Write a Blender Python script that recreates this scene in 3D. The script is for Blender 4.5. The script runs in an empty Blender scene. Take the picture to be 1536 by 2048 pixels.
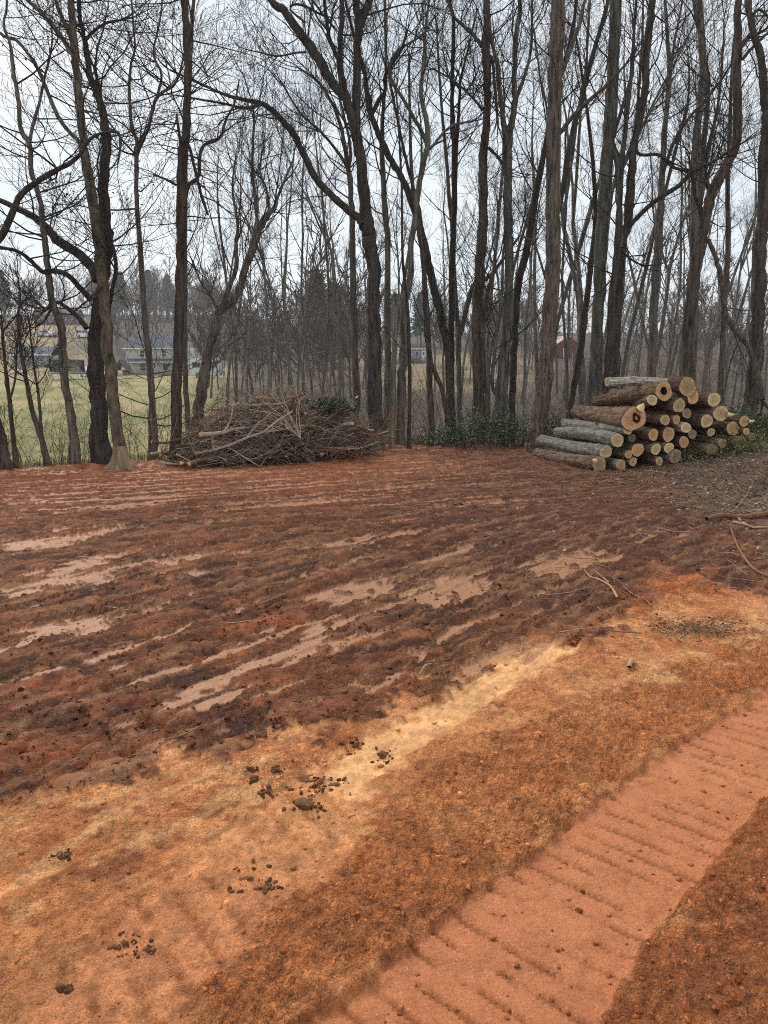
import bpy, math, random
import numpy as np
R = math.radians
# ------------------------------------------------------------------ camera, sky, sun, exposure
SC = bpy.context.scene
COL = SC.collection
CAM_H, PITCH, FPX = 1.8, R(10.17), 1500.0        # eye height (m), tilt down, focal length in photo pixels
cd = bpy.data.cameras.new('camera'); cam = bpy.data.objects.new('camera', cd); COL.objects.link(cam)
cam.location = (0, 0, CAM_H); cam.rotation_euler = (R(90) - PITCH, 0, 0)
cd.sensor_fit = 'VERTICAL'; cd.sensor_height = 36.0; cd.sensor_width = 27.0
cd.lens = 36.0 * FPX / 2048.0; cd.clip_start = 0.05; cd.clip_end = 9000
SC.camera = cam
SC.view_settings.view_transform = 'Standard'; SC.view_settings.look = 'None'
SC.view_settings.gamma = 1.0; SC.view_settings.exposure = 0.85; SC.view_settings.use_curve_mapping = False
SUN_EL, SUN_AZ = R(48), R(-35)                    # azimuth from +Y, negative = to the left
w = bpy.data.worlds.new('World'); SC.world = w; w.use_nodes = True
nt = w.node_tree; nt.nodes.clear()
wo = nt.nodes.new('ShaderNodeOutputWorld'); mixs = nt.nodes.new('ShaderNodeMixShader')
sky = nt.nodes.new('ShaderNodeTexSky'); sky.sky_type = 'NISHITA'; sky.sun_disc = False
sky.sun_elevation = SUN_EL; sky.sun_rotation = SUN_AZ; sky.dust_density = 3.0
b1 = nt.nodes.new('ShaderNodeBackground'); b1.inputs[1].default_value = 0.09
nt.links.new(sky.outputs[0], b1.inputs[0])
tc = nt.nodes.new('ShaderNodeTexCoord'); sep = nt.nodes.new('ShaderNodeSeparateXYZ')
nt.links.new(tc.outputs['Generated'], sep.inputs[0])
mp = nt.nodes.new('ShaderNodeMapping'); mp.inputs['Scale'].default_value = (1.2, 1.2, 3.5)
nt.links.new(tc.outputs['Generated'], mp.inputs[0])
nz = nt.nodes.new('ShaderNodeTexNoise'); nz.inputs['Scale'].default_value = 2.2; nz.inputs['Detail'].default_value = 5
nt.links.new(mp.outputs[0], nz.inputs[0])
cr = nt.nodes.new('ShaderNodeValToRGB')
cr.color_ramp.elements[0].position = 0.32; cr.color_ramp.elements[0].color = (0.70, 0.81, 0.88, 1)
cr.color_ramp.elements[1].position = 0.66; cr.color_ramp.elements[1].color = (0.92, 0.955, 0.985, 1)
nt.links.new(nz.outputs['Fac'], cr.inputs[0])
# a cloud deck is brighter towards the horizon than the thin grey overhead
rp = nt.nodes.new('ShaderNodeMapRange'); rp.inputs[1].default_value = 0.05; rp.inputs[2].default_value = 0.55
rp.inputs[3].default_value = 0.74; rp.inputs[4].default_value = 0.54
nt.links.new(sep.outputs[2], rp.inputs[0])
b2 = nt.nodes.new('ShaderNodeBackground')
nt.links.new(cr.outputs[0], b2.inputs[0]); nt.links.new(rp.outputs[0], b2.inputs[1])
mixs.inputs[0].default_value = 0.86
nt.links.new(b1.outputs[0], mixs.inputs[1]); nt.links.new(b2.outputs[0], mixs.inputs[2])
nt.links.new(mixs.outputs[0], wo.inputs[0])
sd = bpy.data.lights.new('sun', 'SUN'); sun = bpy.data.objects.new('sun', sd); COL.objects.link(sun)
sd.energy = 1.5; sd.angle = R(24); sd.color = (1.0, 0.95, 0.88)
sun.rotation_euler = (R(90) - SUN_EL, 0, math.pi - SUN_AZ); sun.location = (0, 0, 40)
SC.cycles.use_denoising = False; SC.cycles.max_bounces = 4; SC.cycles.diffuse_bounces = 2
SC.cycles.transparent_max_bounces = 4; SC.cycles.volume_bounces = 0
SC.render.film_transparent = False; SC.cycles.use_adaptive_sampling = True; SC.cycles.adaptive_threshold = 0.018; SC.cycles.pixel_filter_type = 'BLACKMAN_HARRIS'; SC.cycles.filter_width = 1.05

# ------------------------------------------------------------------ measuring helpers
cp, sp = math.cos(PITCH), math.sin(PITCH)
def at(px, py, Y):
    """point in the world plane y = Y that a photo measurement belongs to, and metres per photo pixel there"""
    u, v = (px - 768) / FPX, (1024 - py) / FPX
    t = Y / (cp + v * sp)
    return (u * t, Y, CAM_H + t * (-sp + v * cp)), t / FPX
def gnd(px, py, z=0.0):
    u, v = (px - 768) / FPX, (1024 - py) / FPX
    t = (CAM_H - z) / (sp - v * cp)
    return (u * t, t * (cp + v * sp))
def lin(c):
    c = c / 255.0
    return c / 12.92 if c <= 0.04045 else ((c + 0.055) / 1.055) ** 2.4
def A(r, g, b, k=1.0): return (lin(r) * k, lin(g) * k, lin(b) * k)
def smooth(a, b, x):
    t = np.clip((x - a) / (b - a), 0, 1); return t * t * (3 - 2 * t)
def _h(ix, iy, s):
    n = (ix * 374761393 + iy * 668265263 + s * 1274126177) & 0x7fffffff
    n = ((n ^ (n >> 13)) * 1274126177) & 0x7fffffff
    return ((n ^ (n >> 16)) & 0xffff) / 65535.0
_rp = np.random.RandomState(77)
_PERM = np.concatenate([_rp.permutation(1024)] * 3).astype(np.int32)
_ga = (_rp.rand(1024) * 2 * math.pi).astype(np.float32); _GX = np.cos(_ga); _GY = np.sin(_ga)
def vn(x, y, s=0):
    """gradient noise, about -0.7..0.7"""
    x = np.asarray(x, np.float32); y = np.asarray(y, np.float32)
    xf = np.floor(x); yf = np.floor(y)
    fx = x - xf; fy = y - yf
    xi = (xf.astype(np.int32) + s * 131) & 1023; yi = (yf.astype(np.int32) + s * 57) & 1023
    pa = _PERM[xi]; pb = _PERM[xi + 1]
    ux = fx * fx * (3 - 2 * fx); uy = fy * fy * (3 - 2 * fy)
    h = _PERM[pa + yi]; n00 = _GX[h] * fx + _GY[h] * fy
    h = _PERM[pb + yi]; n10 = _GX[h] * (fx - 1) + _GY[h] * fy
    yi = yi + 1; fy = fy - 1
    h = _PERM[pa + yi]; n01 = _GX[h] * fx + _GY[h] * fy
    h = _PERM[pb + yi]; n11 = _GX[h] * (fx - 1) + _GY[h] * fy
    a = n00 + (n10 - n00) * ux; b = n01 + (n11 - n01) * ux
    return a + (b - a) * uy
def fbm(x, y, o=4, s=0):
    r = 0; a = 1.0
    for i in range(o):
        r = r + a * vn(x * 2 ** i, y * 2 ** i, s + i * 17); a *= 0.5
    return r
def cells(x, y, s=0):
    x0 = np.floor(x).astype(np.int64); y0 = np.floor(y).astype(np.int64)
    d = np.full(x.shape, 9.0); idv = np.zeros(x.shape)
    for i in (-1, 0, 1):
        for j in (-1, 0, 1):
            cx = x0 + i; cy = y0 + j
            dx = cx + _h(cx, cy, s) - x; dy = cy + _h(cx, cy, s + 5) - y
            dd = np.sqrt(dx * dx + dy * dy); m = dd < d
            d = np.where(m, dd, d); idv = np.where(m, _h(cx, cy, s + 9), idv)
    return d, idv
def sdpoly(x, y, P):
    """signed distance to a polygon, positive inside"""
    d = np.full(x.shape, 1e9); ins = np.zeros(x.shape, bool)
    n = len(P)
    for i in range(n):
        ax, ay = P[i]; bx, by = P[(i + 1) % n]
        ex, ey = bx - ax, by - ay
        t = np.clip(((x - ax) * ex + (y - ay) * ey) / (ex * ex + ey * ey + 1e-12), 0, 1)
        d = np.minimum(d, (x - ax - t * ex) ** 2 + (y - ay - t * ey) ** 2)
        c = (ay > y) != (by > y)
        ins ^= c & (x < ex * (y - ay) / (ey if abs(ey) > 1e-12 else 1e-12) + ax)
    d = np.sqrt(d)
    return np.where(ins, d, -d)
# ------------------------------------------------------------------ mesh helpers
def mesh(name, V, Q=None, T=None, smooth_=True, col=None):
    me = bpy.data.meshes.new(name)
    V = np.asarray(V, np.float32).reshape(-1, 3)
    nq = 0 if Q is None else len(Q); ntr = 0 if T is None else len(T)
    loops = []
    if nq: loops.append(np.asarray(Q, np.int32).ravel())
    if ntr: loops.append(np.asarray(T, np.int32).ravel())
    loops = np.concatenate(loops)
    me.vertices.add(len(V)); me.vertices.foreach_set('co', V.ravel())
    me.loops.add(len(loops)); me.loops.foreach_set('vertex_index', loops)
    me.polygons.add(nq + ntr)
    st = np.concatenate([np.arange(nq) * 4, nq * 4 + np.arange(ntr) * 3]).astype(np.int32)
    me.polygons.foreach_set('loop_start', st)
    if smooth_: me.polygons.foreach_set('use_smooth', np.ones(nq + ntr, bool))
    if col is not None:
        for k, v in col.items():
            v = np.asarray(v, np.float32)
            if v.ndim == 2:
                a = me.attributes.new(k, 'FLOAT_COLOR', 'POINT')
                if v.shape[1] == 3: v = np.concatenate([v, np.ones((len(v), 1), np.float32)], 1)
                a.data.foreach_set('color', v.ravel())
            else:
                a = me.attributes.new(k, 'FLOAT', 'POINT'); a.data.foreach_set('value', v.ravel())
    me.update(calc_edges=True)
    return me
def obj(name, me, mat=None, parent=None, loc=None):
    o = bpy.data.objects.new(name, me); COL.objects.link(o)
    if mat is not None and me is not None and not me.materials: me.materials.append(mat)
    if parent is not None: o.parent = parent
    if loc is not None: o.location = loc
    return o
def tag(o, label, cat, group=None):
    o['label'] = label; o['category'] = cat
    if group: o['group'] = group
    return o
def thing(name, label, cat, loc=(0, 0, 0), rz=0.0, group=None):
    o = bpy.data.objects.new(name, None); COL.objects.link(o); o.empty_display_size = 0.2
    o.location = loc; o.rotation_euler = (0, 0, rz)
    return tag(o, label, cat, group)
def kind(o, k, label=None):
    o['kind'] = k
    if label: o['label'] = label
    return o
def copy_tree(root, loc, rz=0.0, sc=(1, 1, 1), tilt=(0, 0)):
    r = root.copy(); COL.objects.link(r); r.location = loc; r.rotation_euler = (tilt[0], tilt[1], rz); r.scale = sc
    for ch in root.children:
        c = ch.copy(); COL.objects.link(c); c.parent = r
        for g in ch.children:
            q = g.copy(); COL.objects.link(q); q.parent = c
    return r
def tubes(polys, sides, wob=0.0, rs=None, cap=False):
    """polys: list of (points, radii) -> verts, quads; runs of equal point count are built together"""
    by = {}
    for p, r in polys: by.setdefault(len(p), []).append((p, r))
    Vs, Qs, off = [], [], 0
    for n, L in by.items():
        P = np.array([a for a, _ in L], float); Rr = np.array([b for _, b in L], float)
        N = len(P)
        T = np.empty_like(P); T[:, 1:-1] = P[:, 2:] - P[:, :-2]; T[:, 0] = P[:, 1] - P[:, 0]; T[:, -1] = P[:, -1] - P[:, -2]
        T /= np.linalg.norm(T, axis=2, keepdims=True) + 1e-9
        m = P[:, -1] - P[:, 0]; m /= np.linalg.norm(m, axis=1, keepdims=True) + 1e-9
        ref = np.where(np.abs(m[:, 2:3]) > 0.8, np.array([[0., 1., 0.]]), np.array([[0., 0., 1.]]))
        U = np.cross(np.repeat(ref[:, None], n, 1), T); U /= np.linalg.norm(U, axis=2, keepdims=True) + 1e-9
        W = np.cross(T, U)
        a = np.arange(sides) * 2 * math.pi / sides
        RR = Rr[:, :, None, None] * np.ones((1, 1, sides, 1))
        if wob and rs is not None: RR = RR * (1 + wob * rs.standard_normal((N, n, sides, 1)))
        V = P[:, :, None] + RR * (U[:, :, None] * np.cos(a)[None, None, :, None] + W[:, :, None] * np.sin(a)[None, None, :, None])
        Vs.append(V.reshape(-1, 3))
        i, j, k = np.meshgrid(np.arange(N), np.arange(n - 1), np.arange(sides), indexing='ij')
        k2 = (k + 1) % sides; b0 = off + (i * n + j) * sides; b1_ = b0 + sides
        Qs.append(np.stack([b0 + k, b0 + k2, b1_ + k2, b1_ + k], -1).reshape(-1, 4))
        off += N * n * sides
    return np.concatenate(Vs), np.concatenate(Qs)
def spline(pts, sub):
    """Catmull-Rom through rows of any width"""
    P = np.array(pts, float); n = len(P)
    E = np.concatenate([[2 * P[0] - P[1]], P, [2 * P[-1] - P[-2]]])
    out = []
    for i in range(n - 1):
        p0, p1, p2, p3 = E[i], E[i + 1], E[i + 2], E[i + 3]
        for k in range(sub):
            t = k / sub
            out.append(0.5 * (2 * p1 + (p2 - p0) * t + (2 * p0 - 5 * p1 + 4 * p2 - p3) * t * t + (3 * p1 - p0 - 3 * p2 + p3) * t ** 3))
    out.append(P[-1])
    return np.array(out)
# ------------------------------------------------------------------ material helpers
class NT:
    def __init__(s, name):
        s.m = bpy.data.materials.new(name); s.m.use_nodes = True
        s.t = s.m.node_tree; s.t.nodes.clear()
        s.out = s.n('ShaderNodeOutputMaterial'); s.b = s.n('ShaderNodeBsdfPrincipled')
        s.l(s.b.outputs[0], s.out.inputs[0])
    def n(s, ty, **kw):
        q = s.t.nodes.new(ty)
        for k, v in kw.items(): setattr(q, k, v)
        return q
    def l(s, a, b): s.t.links.new(a, b)
    def noise(s, vec, scale, detail=4, rough=0.6):
        q = s.n('ShaderNodeTexNoise'); q.inputs['Scale'].default_value = scale
        q.inputs['Detail'].default_value = detail; q.inputs['Roughness'].default_value = rough
        if vec is not None: s.l(vec, q.inputs['Vector'])
        return q.outputs['Fac']
    def ramp(s, fac, stops):
        q = s.n('ShaderNodeValToRGB'); e = q.color_ramp.elements
        while len(e) < len(stops): e.new(0.5)
        for i, (p, c) in enumerate(stops):
            e[i].position = p; e[i].color = (*c, 1) if len(c) == 3 else c
        s.l(fac, q.inputs[0]); return q.outputs[0]
    def mix(s, fac, a, b, mode='MIX'):
        q = s.n('ShaderNodeMix', data_type='RGBA', blend_type=mode)
        for inp, v in ((q.inputs[0], fac), (q.inputs[6], a), (q.inputs[7], b)):
            if hasattr(v, 'is_linked'): s.l(v, inp)
            elif isinstance(v, tuple): inp.default_value = (*v, 1) if len(v) == 3 else v
            else: inp.default_value = v
        return q.outputs[2]
    def math(s, op, a, b=0.0):
        q = s.n('ShaderNodeMath', operation=op)
        for i, v in enumerate((a, b)):
            if hasattr(v, 'is_linked'): s.l(v, q.inputs[i])
            else: q.inputs[i].default_value = v
        return q.outputs[0]
    def map(s, vec, sc=(1, 1, 1)):
        q = s.n('ShaderNodeMapping'); q.inputs['Scale'].default_value = sc; s.l(vec, q.inputs[0]); return q.outputs[0]
    def bump(s, h, strength, dist=0.02):
        q = s.n('ShaderNodeBump'); q.inputs['Strength'].default_value = strength; q.inputs['Distance'].default_value = dist
        s.l(h, q.inputs['Height']); s.l(q.outputs[0], s.b.inputs['Normal'])
    def coord(s, k='Object'): return s.n('ShaderNodeTexCoord').outputs[k]
    def attr(s, k, what='Color'): return s.n('ShaderNodeAttribute', attribute_name=k).outputs[what]
    def rnd(s): return s.n('ShaderNodeObjectInfo').outputs['Random']
    def color(s, c):
        if hasattr(c, 'is_linked'): s.l(c, s.b.inputs['Base Color'])
        else: s.b.inputs['Base Color'].default_value = (*c, 1)
    def rough(s, r, spec=0.3):
        if hasattr(r, 'is_linked'): s.l(r, s.b.inputs['Roughness'])
        else: s.b.inputs['Roughness'].default_value = r
        s.b.inputs['Specular IOR Level'].default_value = spec
def plain(name, c, r=0.7, var=0.15, scale=4.0, spec=0.3, metal=0.0):
    q = NT(name); f = q.noise(q.coord(), scale, 5)
    q.color(q.ramp(f, [(0.3, tuple(x * (1 - var) for x in c)), (0.7, tuple(min(1, x * (1 + var)) for x in c))]))
    q.rough(r, spec); q.b.inputs['Metallic'].default_value = metal
    return q.m
def bark(name, dark, light, zs=1.6, xs=14.0, moss=None, bump=0.9):
    q = NT(name); co = q.coord()
    g = q.noise(q.map(co, (xs, xs, zs)), 1.0, 6, 0.65)
    big = q.noise(q.map(co, (1.5, 1.5, 0.7)), 1.0, 3)
    c = q.ramp(g, [(0.36, tuple(v * 0.8 for v in dark)), (0.64, light)])
    c = q.mix(q.math('MULTIPLY', big, 0.35), c, tuple(0.55 * (a + b) * 0.6 for a, b in zip(dark, light)))
    if moss: c = q.mix(q.ramp(big, [(0.52, (0, 0, 0)), (0.68, (0.75, 0.75, 0.75))]), c, moss)
    k = q.math('ADD', q.math('MULTIPLY', q.rnd(), 0.5), 0.75)
    c = q.mix(1.0, c, k, 'MULTIPLY') if False else c
    hsv = q.n('ShaderNodeHueSaturation'); q.l(c, hsv.inputs['Color']); q.l(k, hsv.inputs['Value'])
    q.color(hsv.outputs[0]); q.rough(0.9, 0.15); q.bump(g, bump, 0.03)
    return q.m
# ------------------------------------------------------------------ the lie of the land
EDGE = [(-40, 8.5), (-12, 13.0), (-7.4, 15.0), (-4.7, 16.6), (-0.4, 20.2), (3.6, 19.6), (9, 21.0), (40, 24)]
PL = ([0, 15, 23, 45, 70, 95, 120, 140, 157, 185, 260, 350, 600, 2000, 9000], [0, 0, -1.1, -0.9, 0.3, 1.6, 1.9, 2.2, 4.2, 11.4, 21.7, 30, 36, 40, 40])
PR = ([0, 15, 23, 45, 70, 100, 130, 200, 300, 2000, 9000], [0, 0, -0.5, -0.6, 0.5, 2.2, 4.2, 11, 19, 24, 24])
def terrain(x, y):
    x = np.asarray(x, float); y = np.asarray(y, float)
    ed = np.interp(x, [e[0] for e in EDGE], [e[1] for e in EDGE])
    s = y - ed
    ys = np.where(y < 40, np.maximum(15 + s * 1.0, 0), y)
    ys = ys * (1 - smooth(25, 40, y)) + y * smooth(25, 40, y)
    a = x / np.maximum(y, 1.0)
    wl = 1 - smooth(-0.2, -0.05, a)
    z = wl * np.interp(ys, *PL) + (1 - wl) * np.interp(ys, *PR)
    z = z + 0.35 * smooth(4.5, 8.5, x) * smooth(10, 14, y) * (1 - smooth(26, 40, y))    # low bank under the far end of the log stack
    z = z + 0.25 * vn(x / 9.0, y / 9.0, 3) * smooth(16, 30, y)
    return z
def tz(x, y): return float(terrain(np.array([x]), np.array([y]))[0])

# ------------------------------------------------------------------ ground sheet
rows = [0.35]
while rows[-1] < 21: rows.append(rows[-1] + 0.0052 * (rows[-1] + 0.9))
while rows[-1] < 1400: rows.append(rows[-1] * 1.045 + 0.05)
rows = np.array(rows); NC = 690
cu = np.linspace(-1, 1, NC)
def HW(yy): return 0.85 + 0.68 * yy + 1.0 * np.exp(-yy / 3.0)        # half width of the sheet
GY = np.repeat(rows[:, None], NC, 1); GX = cu[None] * HW(rows[:, None])
# break up the grid so that no row shows
rs = np.random.RandomState(4)
near = GY < 25
GX = GX + np.where(near, (rs.rand(*GX.shape) - .5) * HW(GY) / NC * 0.6, 0)
x, y = GX.ravel().astype(np.float32), GY.ravel().astype(np.float32)
zt = terrain(x, y)
n = y < 26                                         # everything detailed happens here
X, Y = x[n], y[n]
ed = np.interp(X, [e[0] for e in EDGE], [e[1] for e in EDGE])
pad = 1 - smooth(-1.2, 0.4, Y - ed + 0.8 * fbm(X / 1.1, Y / 1.1, 3, 50))
def rot(th): return X * math.cos(th) + Y * math.sin(th), -X * math.sin(th) + Y * math.cos(th)
s1, t1 = rot(R(50)); s2, t2 = rot(R(27))
wf = smooth(6.5, 11.5, Y - 0.35 * X)
warp = 0.10 * fbm(X / 0.5, Y / 0.5, 3, 7)
def flow(ls, lt, o=3, s=0):
    return (1 - wf) * fbm(s1 / ls, (t1 + warp) / lt, o, s) + wf * fbm(s2 / ls, (t2 + warp) / lt, o, s + 99)
def PX(L): return [gnd(*p) for p in L]
def zone(L, soft, amp, sc=0.25, seed=0):
    d = sdpoly(X, Y, PX(L)) + amp * (fbm(X / sc, Y / sc, 4, seed) + 0.45 * vn(X / 0.045, Y / 0.045, seed + 3))
    return smooth(-soft, soft, d)
fore = zone([(-900, 1760), (0, 1610), (200, 1550), (480, 1485), (700, 1440), (820, 1390), (950, 1340), (1070, 1275), (1190, 1290), (1290, 1215), (1420, 1180), (1536, 1195), (2300, 1150), (2600, 2600), (-1500, 2600)], 0.06, 0.30, 0.22, 1)
blob = zone([(1310, 1140), (1420, 1150), (1460, 1210), (1330, 1230), (1240, 1260)], 0.2, 0.35, 0.3, 2)
sand = zone([(1075, 1282), (1165, 1282), (1120, 1320), (960, 1412), (840, 1490), (740, 1565), (690, 1600), (640, 1540), (720, 1490), (810, 1430), (950, 1350)], 0.03, 0.11, 0.12, 3)
sand2 = zone([(-200, 1640), (0, 1630), (200, 1560), (480, 1490), (690, 1500), (740, 1560), (700, 1660), (560, 1690), (330, 1700), (100, 1800), (-200, 1850)], 0.10, 0.40, 0.22, 4)
sand3 = zone([(1180, 1370), (1400, 1260), (1600, 1190), (1600, 1270), (1420, 1330), (1260, 1400)], 0.08, 0.22, 0.18, 5)
grit = zone([(300, 2150), (520, 1850), (710, 1690), (800, 1580), (900, 1510), (1150, 1400), (1330, 1330), (1600, 1250), (1600, 1340), (1480, 1395), (1300, 1510), (1180, 1600), (1085, 1685), (850, 1850), (760, 1935), (560, 2080)], 0.04, 0.11, 0.16, 6)
TR_R = [(1130, 2160), (1190, 2048), (1290, 1880), (1400, 1760), (1460, 1680), (1536, 1590), (1700, 1440)]
TR_L = [(1700, 1290), (1536, 1375), (1480, 1412), (1300, 1520), (1180, 1612), (1085, 1692), (850, 1860), (760, 1945), (600, 2052), (480, 2160)]
track = zone(TR_R + TR_L, 0.012, 0.03, 0.10, 8)
grit2 = zone(TR_R + [(2100, 1440), (2400, 2300), (1130, 2300)], 0.015, 0.04, 0.12, 9)
track2 = zone([(-60, 2160), (60, 1990), (250, 1830), (420, 1680), (560, 1560), (700, 1490), (810, 1430), (950, 1350), (1075, 1282), (1165, 1284), (960, 1412), (840, 1490), (742, 1565), (728, 1650), (690, 1700), (640, 1765), (520, 1860), (430, 1950), (300, 2160)], 0.03, 0.10, 0.2, 10)
lit = smooth(0.0, 1.0, (X - 3.9 - 0.05 * (Y - 8)) * 0.9 + 0.9 * fbm(X / 1.0, Y / 1.0, 4, 11) - smooth(0, 1, 1 - (Y - 4.5) / 3.0) * 3)
lit = np.maximum(lit, smooth(-0.6, 0.5, Y - ed + 0.5 * fbm(X / 0.6, Y / 0.6, 3, 12)))
# slick, smeared clay: traced patches plus the long wiped strips the blade and tracks left
SL = [[(330, 1412), (345, 1370), (420, 1345), (470, 1340), (480, 1365), (470, 1395), (400, 1412)], [(400, 1345), (480, 1345), (560, 1320), (660, 1300), (690, 1240), (650, 1240), (560, 1290)], [(560, 1330), (690, 1300), (700, 1270), (590, 1300)],
      [(690, 1300), (770, 1280), (768, 1260), (690, 1285)], [(1030, 1140), (1090, 1110), (1220, 1095), (1230, 1125), (1110, 1160)], [(790, 1190), (870, 1150), (980, 1155), (985, 1180), (880, 1230), (850, 1210)], [(600, 1195), (680, 1170), (800, 1150), (800, 1175), (680, 1210)],
      [(270, 1135), (330, 1118), (500, 1098), (500, 1108), (400, 1122), (300, 1140)], [(0, 1190), (120, 1150), (240, 1145), (230, 1165), (100, 1180), (0, 1205)], [(40, 1250), (120, 1232), (230, 1230), (200, 1260), (100, 1275), (20, 1285)], [(20, 1180), (160, 1110), (260, 1100), (120, 1165)],
      [(530, 1105), (640, 1085), (760, 1065), (765, 1075), (640, 1100)], [(0, 1085), (100, 1075), (260, 1050), (260, 1060), (100, 1095), (0, 1100)], [(320, 1150), (480, 1130), (490, 1138), (330, 1160)], [(860, 1340), (1000, 1290), (1100, 1280), (1050, 1310), (900, 1360)]]
slk = np.zeros(len(X))
for i, L in enumerate(SL):
    Pw = PX(L); cx = np.mean([p[0] for p in Pw]); cy = np.mean([p[1] for p in Pw])
    m = (np.abs(X - cx) < 3.2) & (np.abs(Y - cy) < 3.2)
    d = sdpoly(X[m], Y[m], Pw) + 0.26 * fbm(s1[m] / 0.7, t1[m] / 0.10, 4, 20) + 0.05 * fbm(X[m] / 0.07, Y[m] / 0.07, 3, 21)
    slk[m] = np.maximum(slk[m], smooth(-0.03, 0.06, d))
fs = flow(2.6, 0.20, 4, 31); brk = fbm(X / 0.16, Y / 0.16, 4, 33)
thr = 0.27 - 0.16 * smooth(8, 12, Y) * (1 - smooth(-1.5, 3.5, X)) + 0.14 * smooth(0.5, 4, X)
strip = smooth(0.0, 0.07, fs - thr + 0.34 * brk) * (1 - fore) * (1 - blob) * (1 - lit)
slk = np.clip(np.maximum(slk * smooth(-0.42, -0.25, -brk), strip * smooth(2.5, 4.5, Y)), 0, 1) * pad
# relief
c1, id1 = cells(X / 0.11 + 0.4 * brk, Y / 0.11, 40); c2, id2 = cells(X / 0.045, Y / 0.045, 41); c3, id3 = cells(X / 0.024 + 0.3 * brk, Y / 0.024, 42)
far_soft = 1.15 - 0.35 * smooth(7, 14, Y)
lump = np.clip(0.55 - c1, 0, 1) * (id1 > 0.72) * 0.06 + np.clip(0.6 - c2, 0, 1) * (id2 > 0.6) * 0.020
rut = 0.022 * flow(3.0, 0.42, 3, 60) + 0.009 * flow(0.7, 0.10, 3, 61)
rdg = (1 - np.minimum(1, 2.2 * np.abs(flow(0.9, 0.16, 4, 58)))) ** 2
plate = smooth(-0.05, 0.07, flow(0.42, 0.24, 4, 56) + 0.75 * brk - 0.02)
mudh = (0.015 * plate + lump * 0.7 * (1 - 0.6 * plate) + np.clip(0.6 - c3, 0, 1) * (id3 > 0.6) * 0.007 * (1 - plate) + rut + 0.012 * rdg * smooth(-0.2, 0.3, brk + 0.1) + 0.022 * fbm(X / 0.16, Y / 0.16, 3, 62) * (1 - 0.6 * plate)) * far_soft
gritm = np.clip(grit + grit2, 0, 1)
foreh = 0.012 * fbm(X / 0.25, Y / 0.25, 5, 63) + 0.014 * flow(1.2, 0.10, 3, 64) + gritm * (np.clip(0.6 - c2, 0, 1) * (id2 > 0.3) * 0.030 + 0.010 * fbm(X / 0.05, Y / 0.05, 3, 65))
foreh = foreh + (0.25 + 0.75 * gritm) * np.clip(0.6 - c3, 0, 1) * (id3 > 0.35) * 0.014
rough_f = smooth(0.05, 0.35, fbm(X / 0.5, Y / 0.5, 3, 66)) * (1 - sand)
foreh = foreh + rough_f * (0.018 * np.abs(fbm(X / 0.10, Y / 0.10, 4, 67)) + 0.25 * lump)
h = mudh * (1 - fore) + foreh * fore + 0.04 * fbm(X / 2.5, Y / 2.5, 2, 68)
h = h * (1 - 0.93 * slk) - 0.012 * slk + 0.003 * slk * flow(0.9, 0.05, 3, 70)
# machine track: a pressed strip crossed by grouser bars
g0 = gnd(1190, 2048); g1 = gnd(1536, 1590); L_ = math.hypot(g1[0] - g0[0], g1[1] - g0[1])
dx, dy = (g1[0] - g0[0]) / L_, (g1[1] - g0[1]) / L_
al = (X - g0[0]) * dx + (Y - g0[1]) * dy; ac = -(X - g0[0]) * dy + (Y - g0[1]) * dx
ph = (al + 0.02 * ac + 0.012 * fbm(X / 0.3, Y / 0.3, 1, 71)) / 0.105
fr = np.abs(ph - np.round(ph))
bid = _h(np.round(ph).astype(np.int64), (ac / 0.16).astype(np.int64), 3)
bar = (1 - smooth(0.06, 0.13, fr)) * (0.2 + 0.8 * smooth(0.2, 0.5, bid)) * smooth(-0.35, 0.1, fbm(X / 0.3, Y / 0.3, 2, 72) + 0.25)
h = h * (1 - 0.8 * track) + track * (-0.022 - 0.008 * bar + 0.004 * fbm(X / 0.06, Y / 0.06, 4, 73))
h = h + 0.016 * np.exp(-((np.abs(ac - 0.0) ) / 0.03) ** 2) * 0 + 0.018 * np.exp(-(sdpoly(X, Y, PX(TR_R + TR_L)) / 0.03) ** 2) * smooth(-0.3, 0.4, fbm(X / 0.07, Y / 0.07, 3, 74))
h = h + 0.03 * grit2 * smooth(0, 0.06, sdpoly(X, Y, PX(TR_R + TR_L)) * -1)
ph2 = (al * 0.97 - 0.2 * ac) / 0.125; bar2 = (1 - smooth(0.05, 0.15, np.abs(ph2 - np.round(ph2)))) * smooth(-0.3, 0.1, fbm(X / .35, Y / .35, 2, 75))
h = h - 0.014 * track2 - 0.012 * bar2 * track2
h = h * (0.25 + 0.75 * pad) + lit * (0.03 * fbm(X / 0.3, Y / 0.3, 4, 76) + 0.02 * np.abs(fbm(X / .08, Y / .08, 3, 77)))
h = h + 0.10 * np.exp(-((Y - ed + 0.7) / 0.5) ** 2) * (0.5 + fbm(X / 0.6, Y / 0.6, 3, 78)) * (X < 1.5)    # windrow of scraped soil at the edge
hz = np.zeros(len(x)); hz[n] = h
zg = zt + hz
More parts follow.
